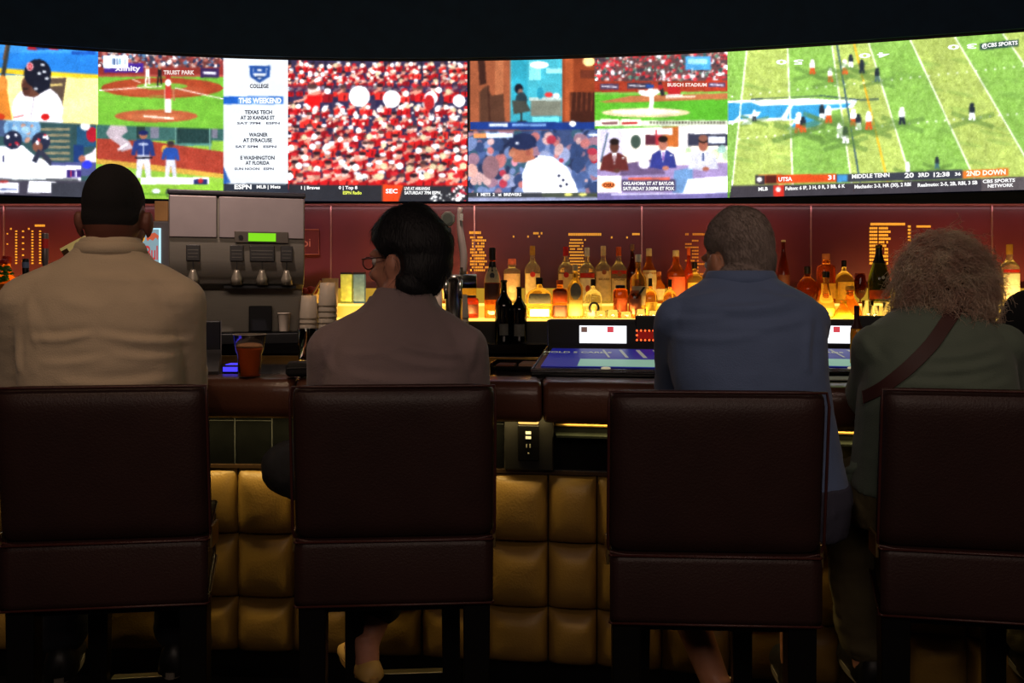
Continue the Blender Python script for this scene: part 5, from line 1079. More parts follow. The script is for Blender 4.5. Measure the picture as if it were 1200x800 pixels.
def tubes_mesh(paths, rad, sides=3):
    """paths (S,K,3) -> mesh of thin tubes, radius tapering to the tip"""
    S, K, _ = paths.shape; T = np.gradient(paths, axis=1); T /= np.linalg.norm(T, axis=2, keepdims=True)+1e-9
    ref = np.array([.3, .5, .81]); U_ = np.cross(T, ref); U_ /= np.linalg.norm(U_, axis=2, keepdims=True)+1e-9; Wd = np.cross(T, U_)
    r = (rad*np.linspace(1, .35, K))[None, :, None]; V = []
    for k in range(sides): a = 2*PI*k/sides; V.append(paths+r*(math.cos(a)*U_+math.sin(a)*Wd))
    V = np.stack(V, 2).reshape(-1, 3); base = (np.arange(S)[:, None]*K+np.arange(K-1)[None])*sides; base = base.reshape(-1); q = []
    for k in range(sides): k2 = (k+1) % sides; q.append(np.stack([base+k, base+k2, base+sides+k2, base+sides+k], -1))
    q = np.concatenate(q); me = bpy.data.meshes.new('strands'); me.vertices.add(len(V)); me.vertices.foreach_set('co', V.ravel()); me.loops.add(q.size); me.loops.foreach_set('vertex_index', q.ravel().astype(np.int32)); me.polygons.add(len(q)); me.polygons.foreach_set('loop_start', np.arange(0, q.size, 4).astype(np.int32)); me.update(calc_edges=True)
    return me
def sample_surface(me, n, rng):
    me.calc_loop_triangles(); V, Nn = vn(me); T = np.array([t.vertices[:] for t in me.loop_triangles]); A = V[T]; ar = np.linalg.norm(np.cross(A[:, 1]-A[:, 0], A[:, 2]-A[:, 0]), axis=1); i = rng.choice(len(T), n, p=ar/ar.sum()); u = rng.random((n, 2)); su = np.sqrt(u[:, :1]); w = np.concatenate([1-su, su*(1-u[:, 1:]), su*u[:, 1:]], 1)
    P = (A[i]*w[:, :, None]).sum(1); N_ = (Nn[T[i]]*w[:, :, None]).sum(1); N_ /= np.linalg.norm(N_, axis=1, keepdims=True); return P, N_

def shoe(parent, an, toe, m, ms, name='shoe', L=.27, h=.09, w=.048, hs=1.0):
    """shoe under ankle point an, pointing along toe (xy), sole at an.z-h"""
    an = Vector(an); d = Vector((toe[0], toe[1], 0)).normalized(); s = Vector((d.y, -d.x, 0)); z0 = an.z-h; b = MB(); v = []; n = 20
    secs = [(-.075, .50, .050, .0), (-.06, .85, .082, 0), (-.03, .95, .098, 0), (.02, .96, .096, 0), (.06, 1.0, .075, 0), (.11, 1.08, .055, 0), (.15, 1.02, .045, 0), (.18, .80, .036, 0), (.195, .45, .022, 0)]
    for (t, ww, hh, _) in secs:
        c = an+d*t
        for i in range(n):
            a = 2*PI*i/n; x = math.cos(a); z = math.sin(a); v.append((c.x+s.x*w*ww*x, c.y+s.y*w*ww*x, z0+.012+hh*hs*(max(z, 0)**.8)+min(z, 0)*.010))
    k = len(secs); f = [(j*n+i, j*n+(i+1) % n, (j+1)*n+(i+1) % n, (j+1)*n+i) for j in range(k-1) for i in range(n)]+[tuple(range(n))[::-1], tuple(range((k-1)*n, k*n))]
    b.add(v, f); o = b.build(name, m, parent, smooth=True)
    b = MB(); v = []
    for zz_ in (z0, z0+.018):
        for i in range(28):
            a = 2*PI*i/28; c = an+d*(.06+.142*math.cos(a)); ww = w*1.06*math.sin(a)*(1+.12*math.cos(a)); v.append((c.x+s.x*ww, c.y+s.y*ww, zz_))
    b.add(v, [tuple(range(28))[::-1], tuple(range(28, 56))]+[(i, (i+1) % 28, (i+1) % 28+28, i+28) for i in range(28)]); b.build('sole', ms, o)
    return o
def yk(A, top): s_ = A['s']; return Vector((top[3]+math.copysign(.05, s_[0]), (s_[1]+top[4])/2, top[0]-.075-A['r'][0]*.35))
def build_person(label, X, D, yaw, rings, head, arms, legs, cloth, skin, hairm, hair, extras=None):
    """one continuous skin body, clothes and hair as children"""
    hc, hyaw, hpitch, hs = head
    HM = Matrix.Translation(hc) @ Matrix.Rotation(hyaw, 4, 'Z') @ Matrix.Rotation(hpitch, 4, 'X')
    b = MB(); rg = interp_rings(rings)
    ringloft(b, [(z, max(.02, hw-.012), max(.02, hd-.012), xo, yo) for z, hw, hd, xo, yo in rg])
    top = rings[-1]; nk = HM @ Vector((0, -.022*hs, -.05*hs))
    b.tube([Vector((top[3], top[4], top[0]-.08)), Vector((top[3], top[4], top[0]-.01)), nk.lerp(Vector((top[3], top[4], top[0])), .4), nk], [.066*hs, .060*hs, .056*hs, .056*hs], 24)
    head_prims(b, HM, hs)
    for A in arms:
        S_, E_, Wr, r = A['s'], A['e'], A['w'], A['r']; limb(b, [yk(A, top), S_], [r[0]*.9, r[0]*.98]); limb(b, [S_, Vector(S_).lerp(Vector(E_), .5), E_], [r[0], r[1], r[2]]); limb(b, [E_, Vector(E_).lerp(Vector(Wr), .35), Wr], [r[2]*.98, r[2]*.92, r[3]]); hand(b, Wr, Vector(Wr)-Vector(E_) if 'hd' not in A else A['hd'], A.get('up', (0, 0, 1)), A['side'], A.get('curl', .3))
    for Lg in legs:
        H_, K_, An, r = Lg['h'], Lg['k'], Lg['a'], Lg['r']; limb(b, [H_, Vector(H_).lerp(Vector(K_), .5), K_], [r[0], r[1], r[2]]); limb(b, [K_, Vector(K_).lerp(Vector(An), .3), Vector(An)], [r[2]*.95, r[2]*.98, r[3]])
        if 'toe' in Lg:
            d = Vector((Lg['toe'][0], Lg['toe'][1], 0)).normalized(); a_ = Vector(An); b.tube([a_+Vector((0, 0, .03)), a_-d*.012+Vector((0, 0, -.02)), a_-d*.018+Vector((0, 0, -.05))], [Lg['r'][3], Lg['r'][3]*.96, Lg['r'][3]*.9], 14); b.tube([a_-d*.03+Vector((0, 0, -.05)), a_+Vector((0, 0, -.045)), a_+d*.1+Vector((0, 0, -.055)), a_+d*.16+Vector((0, 0, -.06))], [.028, .036, .034, .018], 14)
    me = remesh(b, .0062, 3); body = link(me, 'person', skin); body.location = (X, D, 0); body.rotation_euler.z = math.radians(yaw)
    tag(body, label, 'person')
    # eyes
    for sx in (-1, 1):
        e = MB(); e.ell(HM @ Vector((sx*.031*hs, .079*hs, .0)), (.0125*hs,)*3, 12); e.build('eye', mat('eye_white', (220, 215, 210), .2), body, smooth=True)
    # shirt
    b = MB(); inf = cloth.get('inf', .004)
    zlo = cloth['hem']; rr_ = [r for r in rg if r[0] >= zlo and r[0] <= cloth['top']]
    ringloft(b, [(z, hw+inf, hd+inf, xo, yo) for z, hw, hd, xo, yo in rr_])
    for A in arms:
        r = A['r']; S_, E_, Wr = Vector(A['s']), Vector(A['e']), Vector(A['w']); ic = inf+.007
        limb(b, [yk(A, top), S_], [r[0]*.9, r[0]], ic)
        if A['sleeve'] <= 1: limb(b, [S_, S_.lerp(E_, A['sleeve']*.5), S_.lerp(E_, A['sleeve'])], [r[0], r[1], (r[1]+r[2])/2+A.get('flare', .006)], ic)
        else: limb(b, [S_, S_.lerp(E_, .5), E_], [r[0], r[1], r[2]], ic); limb(b, [E_, E_.lerp(Wr, .5), E_.lerp(Wr, A['sleeve']-1)], [r[2], r[2]*.95, r[3]+.004], ic)
    ms = remesh(b, .007, cloth.get('smooth', 5)); wrinkle(ms, cloth['folds'], cloth.get('seed', 0), cloth.get('namp', .003))
    sh = link(ms, cloth.get('name', 'shirt'), cloth['mat'], body)
    if cloth.get('collar'):
        zc, hw, hd, xo, yo, ht, flare = cloth['collar']; v = []; n = 32; q = MB(); prof = [(0.012, -.012), (.006, ht*.5), (0, ht), (.005, ht+.003), (.010, ht), (.016, ht*.5), (.024, -.010)]
        for i in range(n):
            a = 2*PI*i/n; front = max(0, math.sin(a))
            for (o_, z_) in prof: v.append((xo+(hw+o_*flare)*math.cos(a), yo+(hd+o_*flare)*math.sin(a), zc+z_-front*.03))
        k = len(prof); q.add(v, [(i*k+j, ((i+1) % n)*k+j, ((i+1) % n)*k+(j+1) % k, i*k+(j+1) % k) for i in range(n) for j in range(k)]); q.build('collar', cloth['mat'], sh, smooth=True)
    # trousers
    b = MB(); tr = cloth['trousers']; zt_ = tr.get('top', cloth['hem']+.06)
    ringloft(b, [(z, hw+tr.get('inf', .002), hd+tr.get('inf', .002), xo, yo) for z, hw, hd, xo, yo in rg if z <= zt_])
    for Lg in legs:
        r = Lg['r']; H_, K_, An = Vector(Lg['h']), Vector(Lg['k']), Vector(Lg['a']); e = tr['len']; ic = .012; fl = tr.get('flare', .0)
        limb(b, [H_, H_.lerp(K_, .5), K_], [r[0], r[1], r[2]], ic)
        if e > 0: limb(b, [K_, K_.lerp(An, e*.5), K_.lerp(An, e)], [r[2], r[2]*.96, r[3]+(r[2]-r[3])*(1-e)+fl+.006], ic)
    mt = remesh(b, .0075, 5); wrinkle(mt, [], 5, tr.get('namp', .005), 9, front=True); link(mt, tr.get('name', 'trousers'), tr['mat'], body)
    for Lg in legs:
        if 'shoe' in Lg: shoe(body, Lg['a'], Lg['toe'], *Lg['shoe'])
    # hair
    iM = HM.inverted(); iMn = np.array(iM)
    def hl(V):
        p = (np.c_[V, np.ones(len(V))] @ iMn.T)[:, :3]/hs; line_ = np.interp(p[:, 1], hair['ly'], hair['lz']); sc = p[:, 2]-line_
        ed = np.sqrt((np.abs(p[:, 0])-.083)**2+((p[:, 1]+.010)*1.2)**2+((p[:, 2]+.018)*.8)**2)
        return np.minimum(sc, ed-hair.get('ear', .034))
    def tf(sc, V):
        n_ = np.array([mnoise.noise(Vector(p)*hair.get('nsc', 30)) for p in V]); return np.clip(sc/.025, -.2, 1)*hair['t']*hs*(1+hair.get('nz', .25)*n_)-.0012
    if hair['t'] > 0:
        mh = sub_extract(me, hl, tf, -.004); ho = link(mh, 'hair', hairm, body)
        if hair.get('strands'):
            S_n, Ls, lift = hair['strands']; rng = np.random.default_rng(3); P, N_ = sample_surface(mh, S_n, rng); flow = np.array([0, -.15, -1.0])
            up = np.array(HM.to_3x3() @ Vector((0, -.5, -1))); dirn = up[None]+rng.normal(0, .35, P.shape); dirn -= N_*(dirn*N_).sum(1, keepdims=True); dirn /= np.linalg.norm(dirn, axis=1, keepdims=True); t = np.linspace(0, 1, 5)[None, :, None]; L_ = (Ls*rng.uniform(.5, 1.2, (S_n, 1, 1)))
            paths = P[:, None]-N_[:, None]*.002+dirn[:, None]*L_*t+N_[:, None]*lift*L_*(t*(1.3-t)); o = link(tubes_mesh(paths, .0006), 'hair_strands', hairm, ho)
    return body, HM, me, ms, sh
M_skin1 = mat('skin_tan', (122, 74, 60), .5, var=.08, vscale=30, bump=.1, bscale=300)
M_skin2 = mat('skin_fair', (196, 136, 112), .5, var=.08, vscale=30, bump=.1, bscale=300)
M_skin3 = mat('skin_olive', (178, 122, 92), .5, var=.08, vscale=30, bump=.1, bscale=300)
cot = dict(bump=.35, bscale=260, var=.06, vscale=8, sheen=.15)
M_sh1 = mat('shirt_cream', (206, 186, 158), .85, **cot); M_sh2 = mat('shirt_taupe', (138, 120, 120), .85, **cot); M_sh3 = mat('shirt_blue', (92, 112, 150), .8, **cot); M_sh4 = mat('tee_olive', (92, 106, 92), .85, **cot)
M_jean = mat('dark_denim', (22, 24, 32), .85, bump=.3, bscale=300); M_grey = mat('charcoal_trousers', (44, 45, 48), .8, bump=.3, bscale=300); M_short = mat('shorts_slate', (58, 58, 74), .85, bump=.3, bscale=300); M_khaki = mat('olive_khaki', (98, 88, 60), .85, bump=.3, bscale=300)
M_blkcl = mat('black_knit', (13, 15, 20), .9)
sh_blk = mat('shoe_black', (18, 18, 18), .45); sole_g = mat('sole_grey', (120, 112, 100), .6); sh_bei = mat('shoe_beige', (200, 160, 90), .6); sole_b = mat('sole_beige', (180, 140, 80), .6); sh_wh = mat('shoe_cream', (200, 180, 150), .6); sock = mat('sock_grey', (130, 118, 116), .9)
V_ = Vector
def arm(side, s, e, w, r, sl, **k): return dict(side=-side, s=V_(s), e=V_(e), w=V_(w), r=r, sleeve=sl, **k)
def P_(x, y, X, D): return ((x-600)/F*D-X, CH-(y-HY)/F*D)

# ---- broad man, pale shirt
X, D = -1.108, 2.31
f1 = []
def FD(x0, y0, x1, y1, w, a, X=X, D=D): return (P_(x0, y0, X, D-.12), P_(x1, y1, X, D-.12), w, a)
f1 = [FD(75, 321, 165, 326, .012, .004), FD(150, 326, 215, 322, .010, .003), FD(28, 397, 105, 391, .010, .006), FD(105, 391, 208, 402, .010, .005), FD(18, 345, 50, 402, .014, .003), FD(26, 372, 40, 410, .010, .0025), FD(230, 350, 205, 402, .014, .003), FD(236, 372, 214, 412, .010, .0025), FD(120, 415, 200, 420, .010, .003), FD(40, 425, 120, 418, .010, .003), FD(90, 300, 150, 303, .010, .002), FD(60, 446, 190, 446, .012, .004), FD(60, 350, 120, 362, .018, .003), FD(10, 385, 14, 440, .01, .004), FD(222, 400, 226, 445, .010, .004)]
rings1 = [(.765, .185, .130, 0, .0), (.85, .200, .135, 0, -.005), (.95, .195, .125, 0, .0), (1.05, .198, .125, 0, .0), (1.18, .208, .128, 0, 0), (1.30, .210, .125, 0, .005), (1.37, .200, .112, 0, .012), (1.415, .180, .094, 0, .020), (1.445, .145, .082, 0, .028), (1.478, .105, .072, .003, .036), (1.505, .082, .066, .006, .040), (1.53, .070, .062, .008, .042)]
p1, HM1, me1, ms1, _ = build_person('broad man seen from behind in a pale cream shirt with close-cropped dark hair', X, D, 7, rings1,
    (V_((.008, .075, 1.590)), .05, -.03, 1.08),
    [arm(-1, (-.198, .005, 1.352), (-.250, .10, 1.10), (-.16, .37, 1.145), (.060, .052, .045, .030), 1.85, hd=(.5, .9, -.1)),
     arm(1, (.198, .005, 1.352), (.192, .10, 1.10), (.15, .37, 1.145), (.060, .052, .045, .030), 1.85, hd=(-.5, .9, -.1))],
    [dict(h=V_((-.10, .02, .862)), k=V_((-.20, .36, .84)), a=V_((-.185, .215, .352)), r=(.095, .085, .062, .042), toe=(-.25, 1), shoe=(sh_blk, sole_g)),
     dict(h=V_((.10, .02, .862)), k=V_((.13, .34, .84)), a=V_((.145, .215, .352)), r=(.095, .085, .062, .042), toe=(.1, 1), shoe=(sh_blk, sole_g))],
    dict(hem=.80, top=1.53, mat=M_sh1, folds=f1, seed=1, collar=(1.494, .084, .070, .008, .040, .018, .6), trousers=dict(mat=M_jean, len=.93, flare=.012, top=.9)),
    M_skin1, mat('hair_black_short', (26, 24, 27), .9, bump=.6, bscale=500), dict(t=.0028, ly=[-.12, -.06, -.01, .02, .05, .08, .1], lz=[-.042, -.038, .0, .03, .045, .07, .08], ear=.03, nz=.1))

# ---- man with glasses
X, D = -.310, 2.33
f2 = [FD(395, 415, 470, 408, .010, .003, X, D), FD(450, 398, 545, 418, .010, .004, X, D), FD(440, 415, 540, 432, .010, .0035, X, D), FD(370, 395, 385, 440, .012, .004, X, D), FD(560, 385, 548, 440, .012, .004, X, D), FD(400, 372, 430, 366, .010, .003, X, D), FD(400, 438, 520, 446, .012, .004, X, D)]
rings2 = [(.765, .165, .125, 0, 0), (.85, .178, .130, 0, -.005), (.95, .175, .125, 0, -.005), (1.05, .190, .128, 0, -.005), (1.15, .194, .128, 0, 0), (1.22, .190, .118, 0, .005), (1.265, .178, .104, 0, .012), (1.295, .158, .092, 0, .020), (1.320, .128, .082, .002, .030), (1.345, .096, .072, .006, .038), (1.37, .076, .064, .010, .044), (1.392, .068, .060, .012, .046)]
p2, HM2, me2, ms2, _ = build_person('dark-haired man in glasses and a taupe shirt, head turned left, one leg crossed', X, D, 4, rings2,
    (V_((.018, .085, 1.470)), math.radians(58), -.04, 1.04),
    [arm(-1, (-.180, .0, 1.225), (-.208, .08, 1.00), (-.14, .34, 1.13), (.056, .048, .042, .028), 1.8, hd=(.4, .9, 0)),
     arm(1, (.180, .0, 1.225), (.206, .08, 1.00), (.14, .34, 1.13), (.056, .048, .042, .028), 1.8, hd=(-.4, .9, 0))],
    [dict(h=V_((-.10, .02, .860)), k=V_((-.345, .26, .85)), a=V_((-.02, .38, .93)), r=(.092, .084, .070, .040), toe=(.9, -.2), shoe=(sh_bei, sole_b)),
     dict(h=V_((.09, .02, .855)), k=V_((.08, .37, .80)), a=V_((-.105, .17, .350)), r=(.09, .080, .058, .037), toe=(-.45, 1), shoe=(sh_bei, sole_b, 'shoe', .26, .085, .040, .5))],
    dict(hem=.80, top=1.395, mat=M_sh2, folds=f2, seed=4, collar=(1.346, .084, .066, .008, .044, .020, .8), trousers=dict(mat=M_grey, len=.76, flare=.004, top=.9)),
    M_skin2, mat('hair_dark', (20, 20, 24), .6, bump=.8, bscale=200, aniso=(1, 1, .25)), dict(t=.024, ly=[-.12, -.07, -.03, .0, .03, .055, .075, .1], lz=[-.125, -.118, -.085, -.015, .012, .03, .068, .085], ear=.024, nz=.35, nsc=18, strands=(4000, .030, .12)))
gl = MB(); s = 1.03
def hp(M, x, y, z, s=1.03): return M @ Vector((x*s, y*s, z*s))
for sx in (-1, 1):
    gl.tube([hp(HM2, sx*.034+.023*math.cos(a), .106, -.004+.017*math.sin(a)) for a in np.linspace(0, 2*PI, 20)], .0018, 6, cap=False)
    gl.tube([hp(HM2, sx*.057, .105, .004), hp(HM2, sx*.072, .098, .006), hp(HM2, sx*.083, .03, .006), hp(HM2, sx*.086, -.01, .0), hp(HM2, sx*.084, -.022, -.018)], .0018, 6)
gl.tube([hp(HM2, -.011, .106, .0), hp(HM2, 0, .110, .004), hp(HM2, .011, .106, .0)], .0016, 6)
g = gl.build('glasses', mat('glasses_frame', (60, 44, 40), .3), p2)
b = MB()
for sx in (-1, 1): b.add([hp(HM2, sx*.034+.022*math.cos(a), .106+q, -.004+.016*math.sin(a)) for q in (0, .001) for a in np.linspace(0, 2*PI, 16, endpoint=False)], [tuple(range(16)), tuple(range(16, 32))[::-1]]+[(k, k+16, (k+1) % 16+16, (k+1) % 16) for k in range(16)])
b.build('lens', M_glass, g)

# ---- grey-haired man in blue
X, D = .615, 2.22
f3 = [FD(800, 352, 872, 338, .010, .004, X, D), FD(815, 362, 955, 352, .012, .006, X, D), FD(790, 374, 860, 372, .009, .0035, X, D), FD(785, 396, 900, 392, .010, .0035, X, D), FD(850, 385, 965, 372, .012, .0045, X, D), FD(960, 372, 950, 440, .012, .005, X, D), FD(782, 380, 778, 440, .012, .005, X, D), FD(900, 345, 950, 350, .012, .005, X, D)]
rings3 = [(.765, .185, .135, .045, -.01), (.85, .200, .140, .045, -.015), (.95, .188, .132, .04, -.01), (1.05, .190, .130, .02, .0), (1.18, .198, .132, .0, .015), (1.27, .203, .128, .0, .03), (1.345, .196, .110, 0, .045), (1.375, .165, .094, 0, .06), (1.395, .125, .080, .0, .075), (1.412, .090, .070, .0, .085), (1.43, .076, .064, .0, .095)]
p3, HM3, me3, ms3, sh3 = build_person('grey-haired man hunched forward in a blue-grey shirt and shorts', X, D, -2, rings3,
    (V_((.006, .160, 1.470)), math.radians(27), -.16, 1.05),
    [arm(-1, (-.178, .035, 1.305), (-.165, .20, 1.105), (-.06, .42, 1.135), (.052, .048, .042, .030), 1.3, hd=(.6, .8, 0)),
     arm(1, (.160, .035, 1.300), (.170, .17, 1.10), (.12, .42, 1.135), (.050, .046, .042, .030), 1.3, hd=(-.6, .8, 0))],
    [dict(h=V_((-.08, .0, .860)), k=V_((-.25, .33, .81)), a=V_((-.045, .17, .272)), r=(.095, .085, .062, .040), toe=(.55, 1), shoe=(sh_wh, sole_g, 'shoe', .26, .075, .044, .6)),
     dict(h=V_((.14, .0, .860)), k=V_((.235, .32, .81)), a=V_((.175, .19, .345)), r=(.095, .085, .064, .040), toe=(.1, 1), shoe=(sh_blk, sole_g, 'shoe', .26, .075, .046))],
    dict(hem=.83, top=1.43, mat=M_sh3, folds=f3, seed=8, collar=(1.408, .080, .066, .0, .088, .026, 1.0), trousers=dict(name='shorts', mat=M_short, len=.0, top=.9, inf=.012)),
    M_skin3, mat('hair_grey', (138, 124, 116), .8, bump=.8, bscale=260, aniso=(1, 1, .3)), dict(t=.009, ly=[-.12, -.07, -.03, .0, .03, .055, .075, .1], lz=[-.085, -.080, -.05, .0, .025, .04, .07, .085], ear=.028, nz=.4, nsc=24, strands=(5000, .018, .5)))

# ---- curly-haired patron in olive tee
X, D = 1.105, 2.22
f4 = [FD(1095, 420, 1195, 402, .010, .004, X, D), FD(1085, 436, 1195, 420, .010, .004, X, D), FD(1060, 450, 1180, 440, .010, .004, X, D), FD(1030, 385, 1050, 430, .012, .004, X, D), FD(1060, 400, 1120, 398, .010, .002, X, D), FD(1110, 455, 1200, 446, .010, .003, X, D)]
rings4 = [(.765, .195, .150, 0, 0), (.85, .212, .155, 0, 0), (.95, .200, .150, 0, 0), (1.05, .192, .140, 0, 0), (1.15, .182, .132, 0.004, .01), (1.22, .178, .122, 0.006, .02), (1.265, .164, .106, 0, .033), (1.295, .145, .092, 0, .045), (1.320, .105, .080, .01, .056), (1.345, .078, .066, .015, .066)]
p4, HM4, me4, ms4, sh4 = build_person('patron with big curly grey-blond hair in an olive t-shirt with a dark crossbody strap', X, D, -6, rings4,
    (V_((.03, .110, 1.405)), math.radians(-12), -.10, 1.0),
    [arm(-1, (-.145, .02, 1.230), (-.112, .15, 1.065), (-.02, .39, 1.135), (.052, .050, .045, .029), .80, flare=.016, hd=(.7, .7, 0)),
     arm(1, (.165, .02, 1.232), (.205, .14, 1.065), (.10, .39, 1.135), (.052, .050, .045, .029), .80, flare=.016, hd=(-.7, .7, 0))],
    [dict(h=V_((-.10, .0, .865)), k=V_((-.150, .26, .800)), a=V_((-.105, .225, .352)), r=(.10, .092, .072, .050), toe=(0, 1), shoe=(sh_blk, sole_g)),
     dict(h=V_((.12, .02, .860)), k=V_((.30, .33, .80)), a=V_((.385, .30, .352)), r=(.10, .088, .064, .042), toe=(.2, 1), shoe=(sh_blk, sole_g))],
    dict(hem=.86, top=1.352, mat=M_sh4, folds=f4, seed=12, inf=.006, trousers=dict(mat=M_khaki, len=.9, flare=.016, top=.92, namp=.008)),
    M_skin2, mat('hair_scalp', (60, 46, 38), .9), dict(t=0))
# curly hair
def translucent(m, k):
    nt = m.node_tree; b = nt.nodes['Principled BSDF']; out = nt.nodes['Material Output']; tr = nt.nodes.new('ShaderNodeBsdfTranslucent'); mx_ = nt.nodes.new('ShaderNodeMixShader'); mx_.inputs[0].default_value = k
    src = b.inputs['Base Color'].links; 
    if src: nt.links.new(src[0].from_socket, tr.inputs['Color'])
    nt.links.new(b.outputs[0], mx_.inputs[1]); nt.links.new(tr.outputs[0], mx_.inputs[2]); nt.links.new(mx_.outputs[0], out.inputs['Surface'])
M_curl = mat('hair_curly', (255, 222, 204), .55, var=.25, vscale=20)  # curls made very pale: rim light put into their colour
translucent(M_curl, .6)
M_curl_in = mat('hair_curly_inner', (92, 70, 60), .9, bump=1, bscale=90)  # dark core: shade inside the hair put into its colour
rng = np.random.default_rng(11)
hc = np.array(HM4.translation); mc = hc+np.array([.018, -.030, .012])
rad4 = np.array([.152, .138, .160])
b = MB()
for (c, r) in [((0, 0, .02), (.118, .105, .115)), ((-.06, -.01, -.06), (.065, .07, .085)), ((.07, -.01, -.07), (.065, .07, .095)), ((0, -.03, -.05), (.09, .075, .09))]: b.ell(mc+np.array(c)*.8, np.array(r)*.8, 20)
mh = remesh(b, .008, 4); V0, N0 = vn(mh)
# keep the face free
iM4 = np.array(HM4.inverted())
def facefree(P): p = (np.c_[P, np.ones(len(P))] @ iM4.T)[:, :3]; return ~((p[:, 1] > .045) & (np.abs(p[:, 0]) < .06) & (p[:, 2] < .06))
nz = np.array([mnoise.fractal(Vector(p)*22, .8, 2, 3) for p in V0]); V0 = V0+N0*(nz*.016)[:, None]; mh.vertices.foreach_set('co', V0.ravel()); mh.update()
mh2 = sub_extract(mh, lambda V: np.where(facefree(V), 1., -1.), lambda s_, V: np.zeros(len(V)))
hb = link(mh2, 'hair', M_curl_in, p4)
S = 5200; P0, N0 = sample_surface(mh2, S, rng); 
out = (P0-mc)/rad4; ln = np.linalg.norm(out, axis=1, keepdims=True); out = out/ln
shape = 1+.10*np.array([mnoise.noise(Vector(o_)*2.6+Vector((3, 1, 7))) for o_ in out])[:, None]
shape += .13*np.clip(-out[:, 2:3], 0, 1)*np.abs(out[:, :1])**.5-.05*np.clip(out[:, 2:3], 0, 1)*np.abs(out[:, :1])
shape += .10*np.exp(-((out[:, :1]-.12)/.12)**2)*np.clip(out[:, 2:3], 0, 1)**3*rng.random((S, 1))
tgt = mc+out*rad4*shape*rng.uniform(.84, 1.04, (S, 1)); tgt[:, 2] -= rng.uniform(0, .035, S)
fly = rng.random(S) < .05; tgt[fly] += out[fly]*rng.uniform(.0, .03, (fly.sum(), 1))
K = 18; t = np.linspace(0, 1, K)[None, :, None]
side = np.cross(out, [0, 0, 1.]); side /= np.linalg.norm(side, axis=1, keepdims=True)+1e-6; up = np.cross(side, out)
ph = rng.uniform(0, 6.28, (S, 1, 1)); fr_ = rng.uniform(1.2, 2.8, (S, 1, 1))*2*PI; am = rng.uniform(.005, .014, (S, 1, 1)); tang = (side*rng.normal(0, 1, (S, 1))+np.array([0, 0, -1.])*rng.uniform(.2, 1.2, (S, 1)))
paths = P0[:, None]*(1-t)+tgt[:, None]*t+am*np.clip(t*3, 0, 1)*(side[:, None]*np.cos(fr_*t+ph)+up[:, None]*np.sin(fr_*t+ph))+tang[:, None]*(.022*t*t)
keep = facefree(paths[:, K//2]) & facefree(paths[:, -1])
link(tubes_mesh(paths[keep], .0011), 'hair_curls', M_curl, hb)
# crossbody strap follows the shirt
V, N_ = vn(ms4); bvh = BVHTree.FromPolygons([tuple(v) for v in V], [tuple(p.vertices) for p in ms4.polygons])
cb = thing('crossbody_bag', 'dark red crossbody bag strap running over the olive t-shirt back', 'bag', (X, D, 0), math.radians(-6))
A, B = P_(1152, 352, X, D-.1), P_(1030, 474, X, D-.1); pts = []; nrm = []
for q in np.linspace(-.12, 1.35, 40):
    x = A[0]+(B[0]-A[0])*q; z = A[1]+(B[1]-A[1])*q; h_, n_, _, _ = bvh.ray_cast(Vector((x, -1, z)), Vector((0, 1, 0)))
    if h_ is not None: pts.append(np.array(h_)); nrm.append(np.array(n_))
pts = np.array(pts); nrm = np.array(nrm)
for _ in range(4): pts[1:-1] = (pts[:-2]+2*pts[1:-1]+pts[2:])/4; nrm[1:-1] = (nrm[:-2]+2*nrm[1:-1]+nrm[2:])/4
b = MB(); v = []; hw = .017; n = len(pts)
for i in range(n):
    tg = pts[min(i+1, n-1)]-pts[max(i-1, 0)]; tg /= np.linalg.norm(tg); nn = nrm[i]/np.linalg.norm(nrm[i]); sd = np.cross(tg, nn); sd /= np.linalg.norm(sd)
    for (a, c) in ((-hw, .003), (hw, .003), (hw, .006), (-hw, .006)): v.append(pts[i]+sd*a+nn*(c+.002))
b.add(v, [(i*4+j, i*4+(j+1) % 4, (i+1)*4+(j+1) % 4, (i+1)*4+j) for i in range(n-1) for j in range(4)]+[(0, 1, 2, 3), ((n-1)*4+3, (n-1)*4+2, (n-1)*4+1, (n-1)*4)])
b.build('strap', mat('strap_leather', (62, 32, 28), .6), cb, smooth=False, bevel=.001)
# shirt tie knot visible at the left hip
b = MB()
for k in range(3): b.tube([(-.20, -.02+.02*k, .93), (-.215, .03, .90-.02*k), (-.20, .05, .86-.015*k)], [.010, .016, .006], 8)
b.build('gathered_hem', M_sh4, sh4, smooth=True)

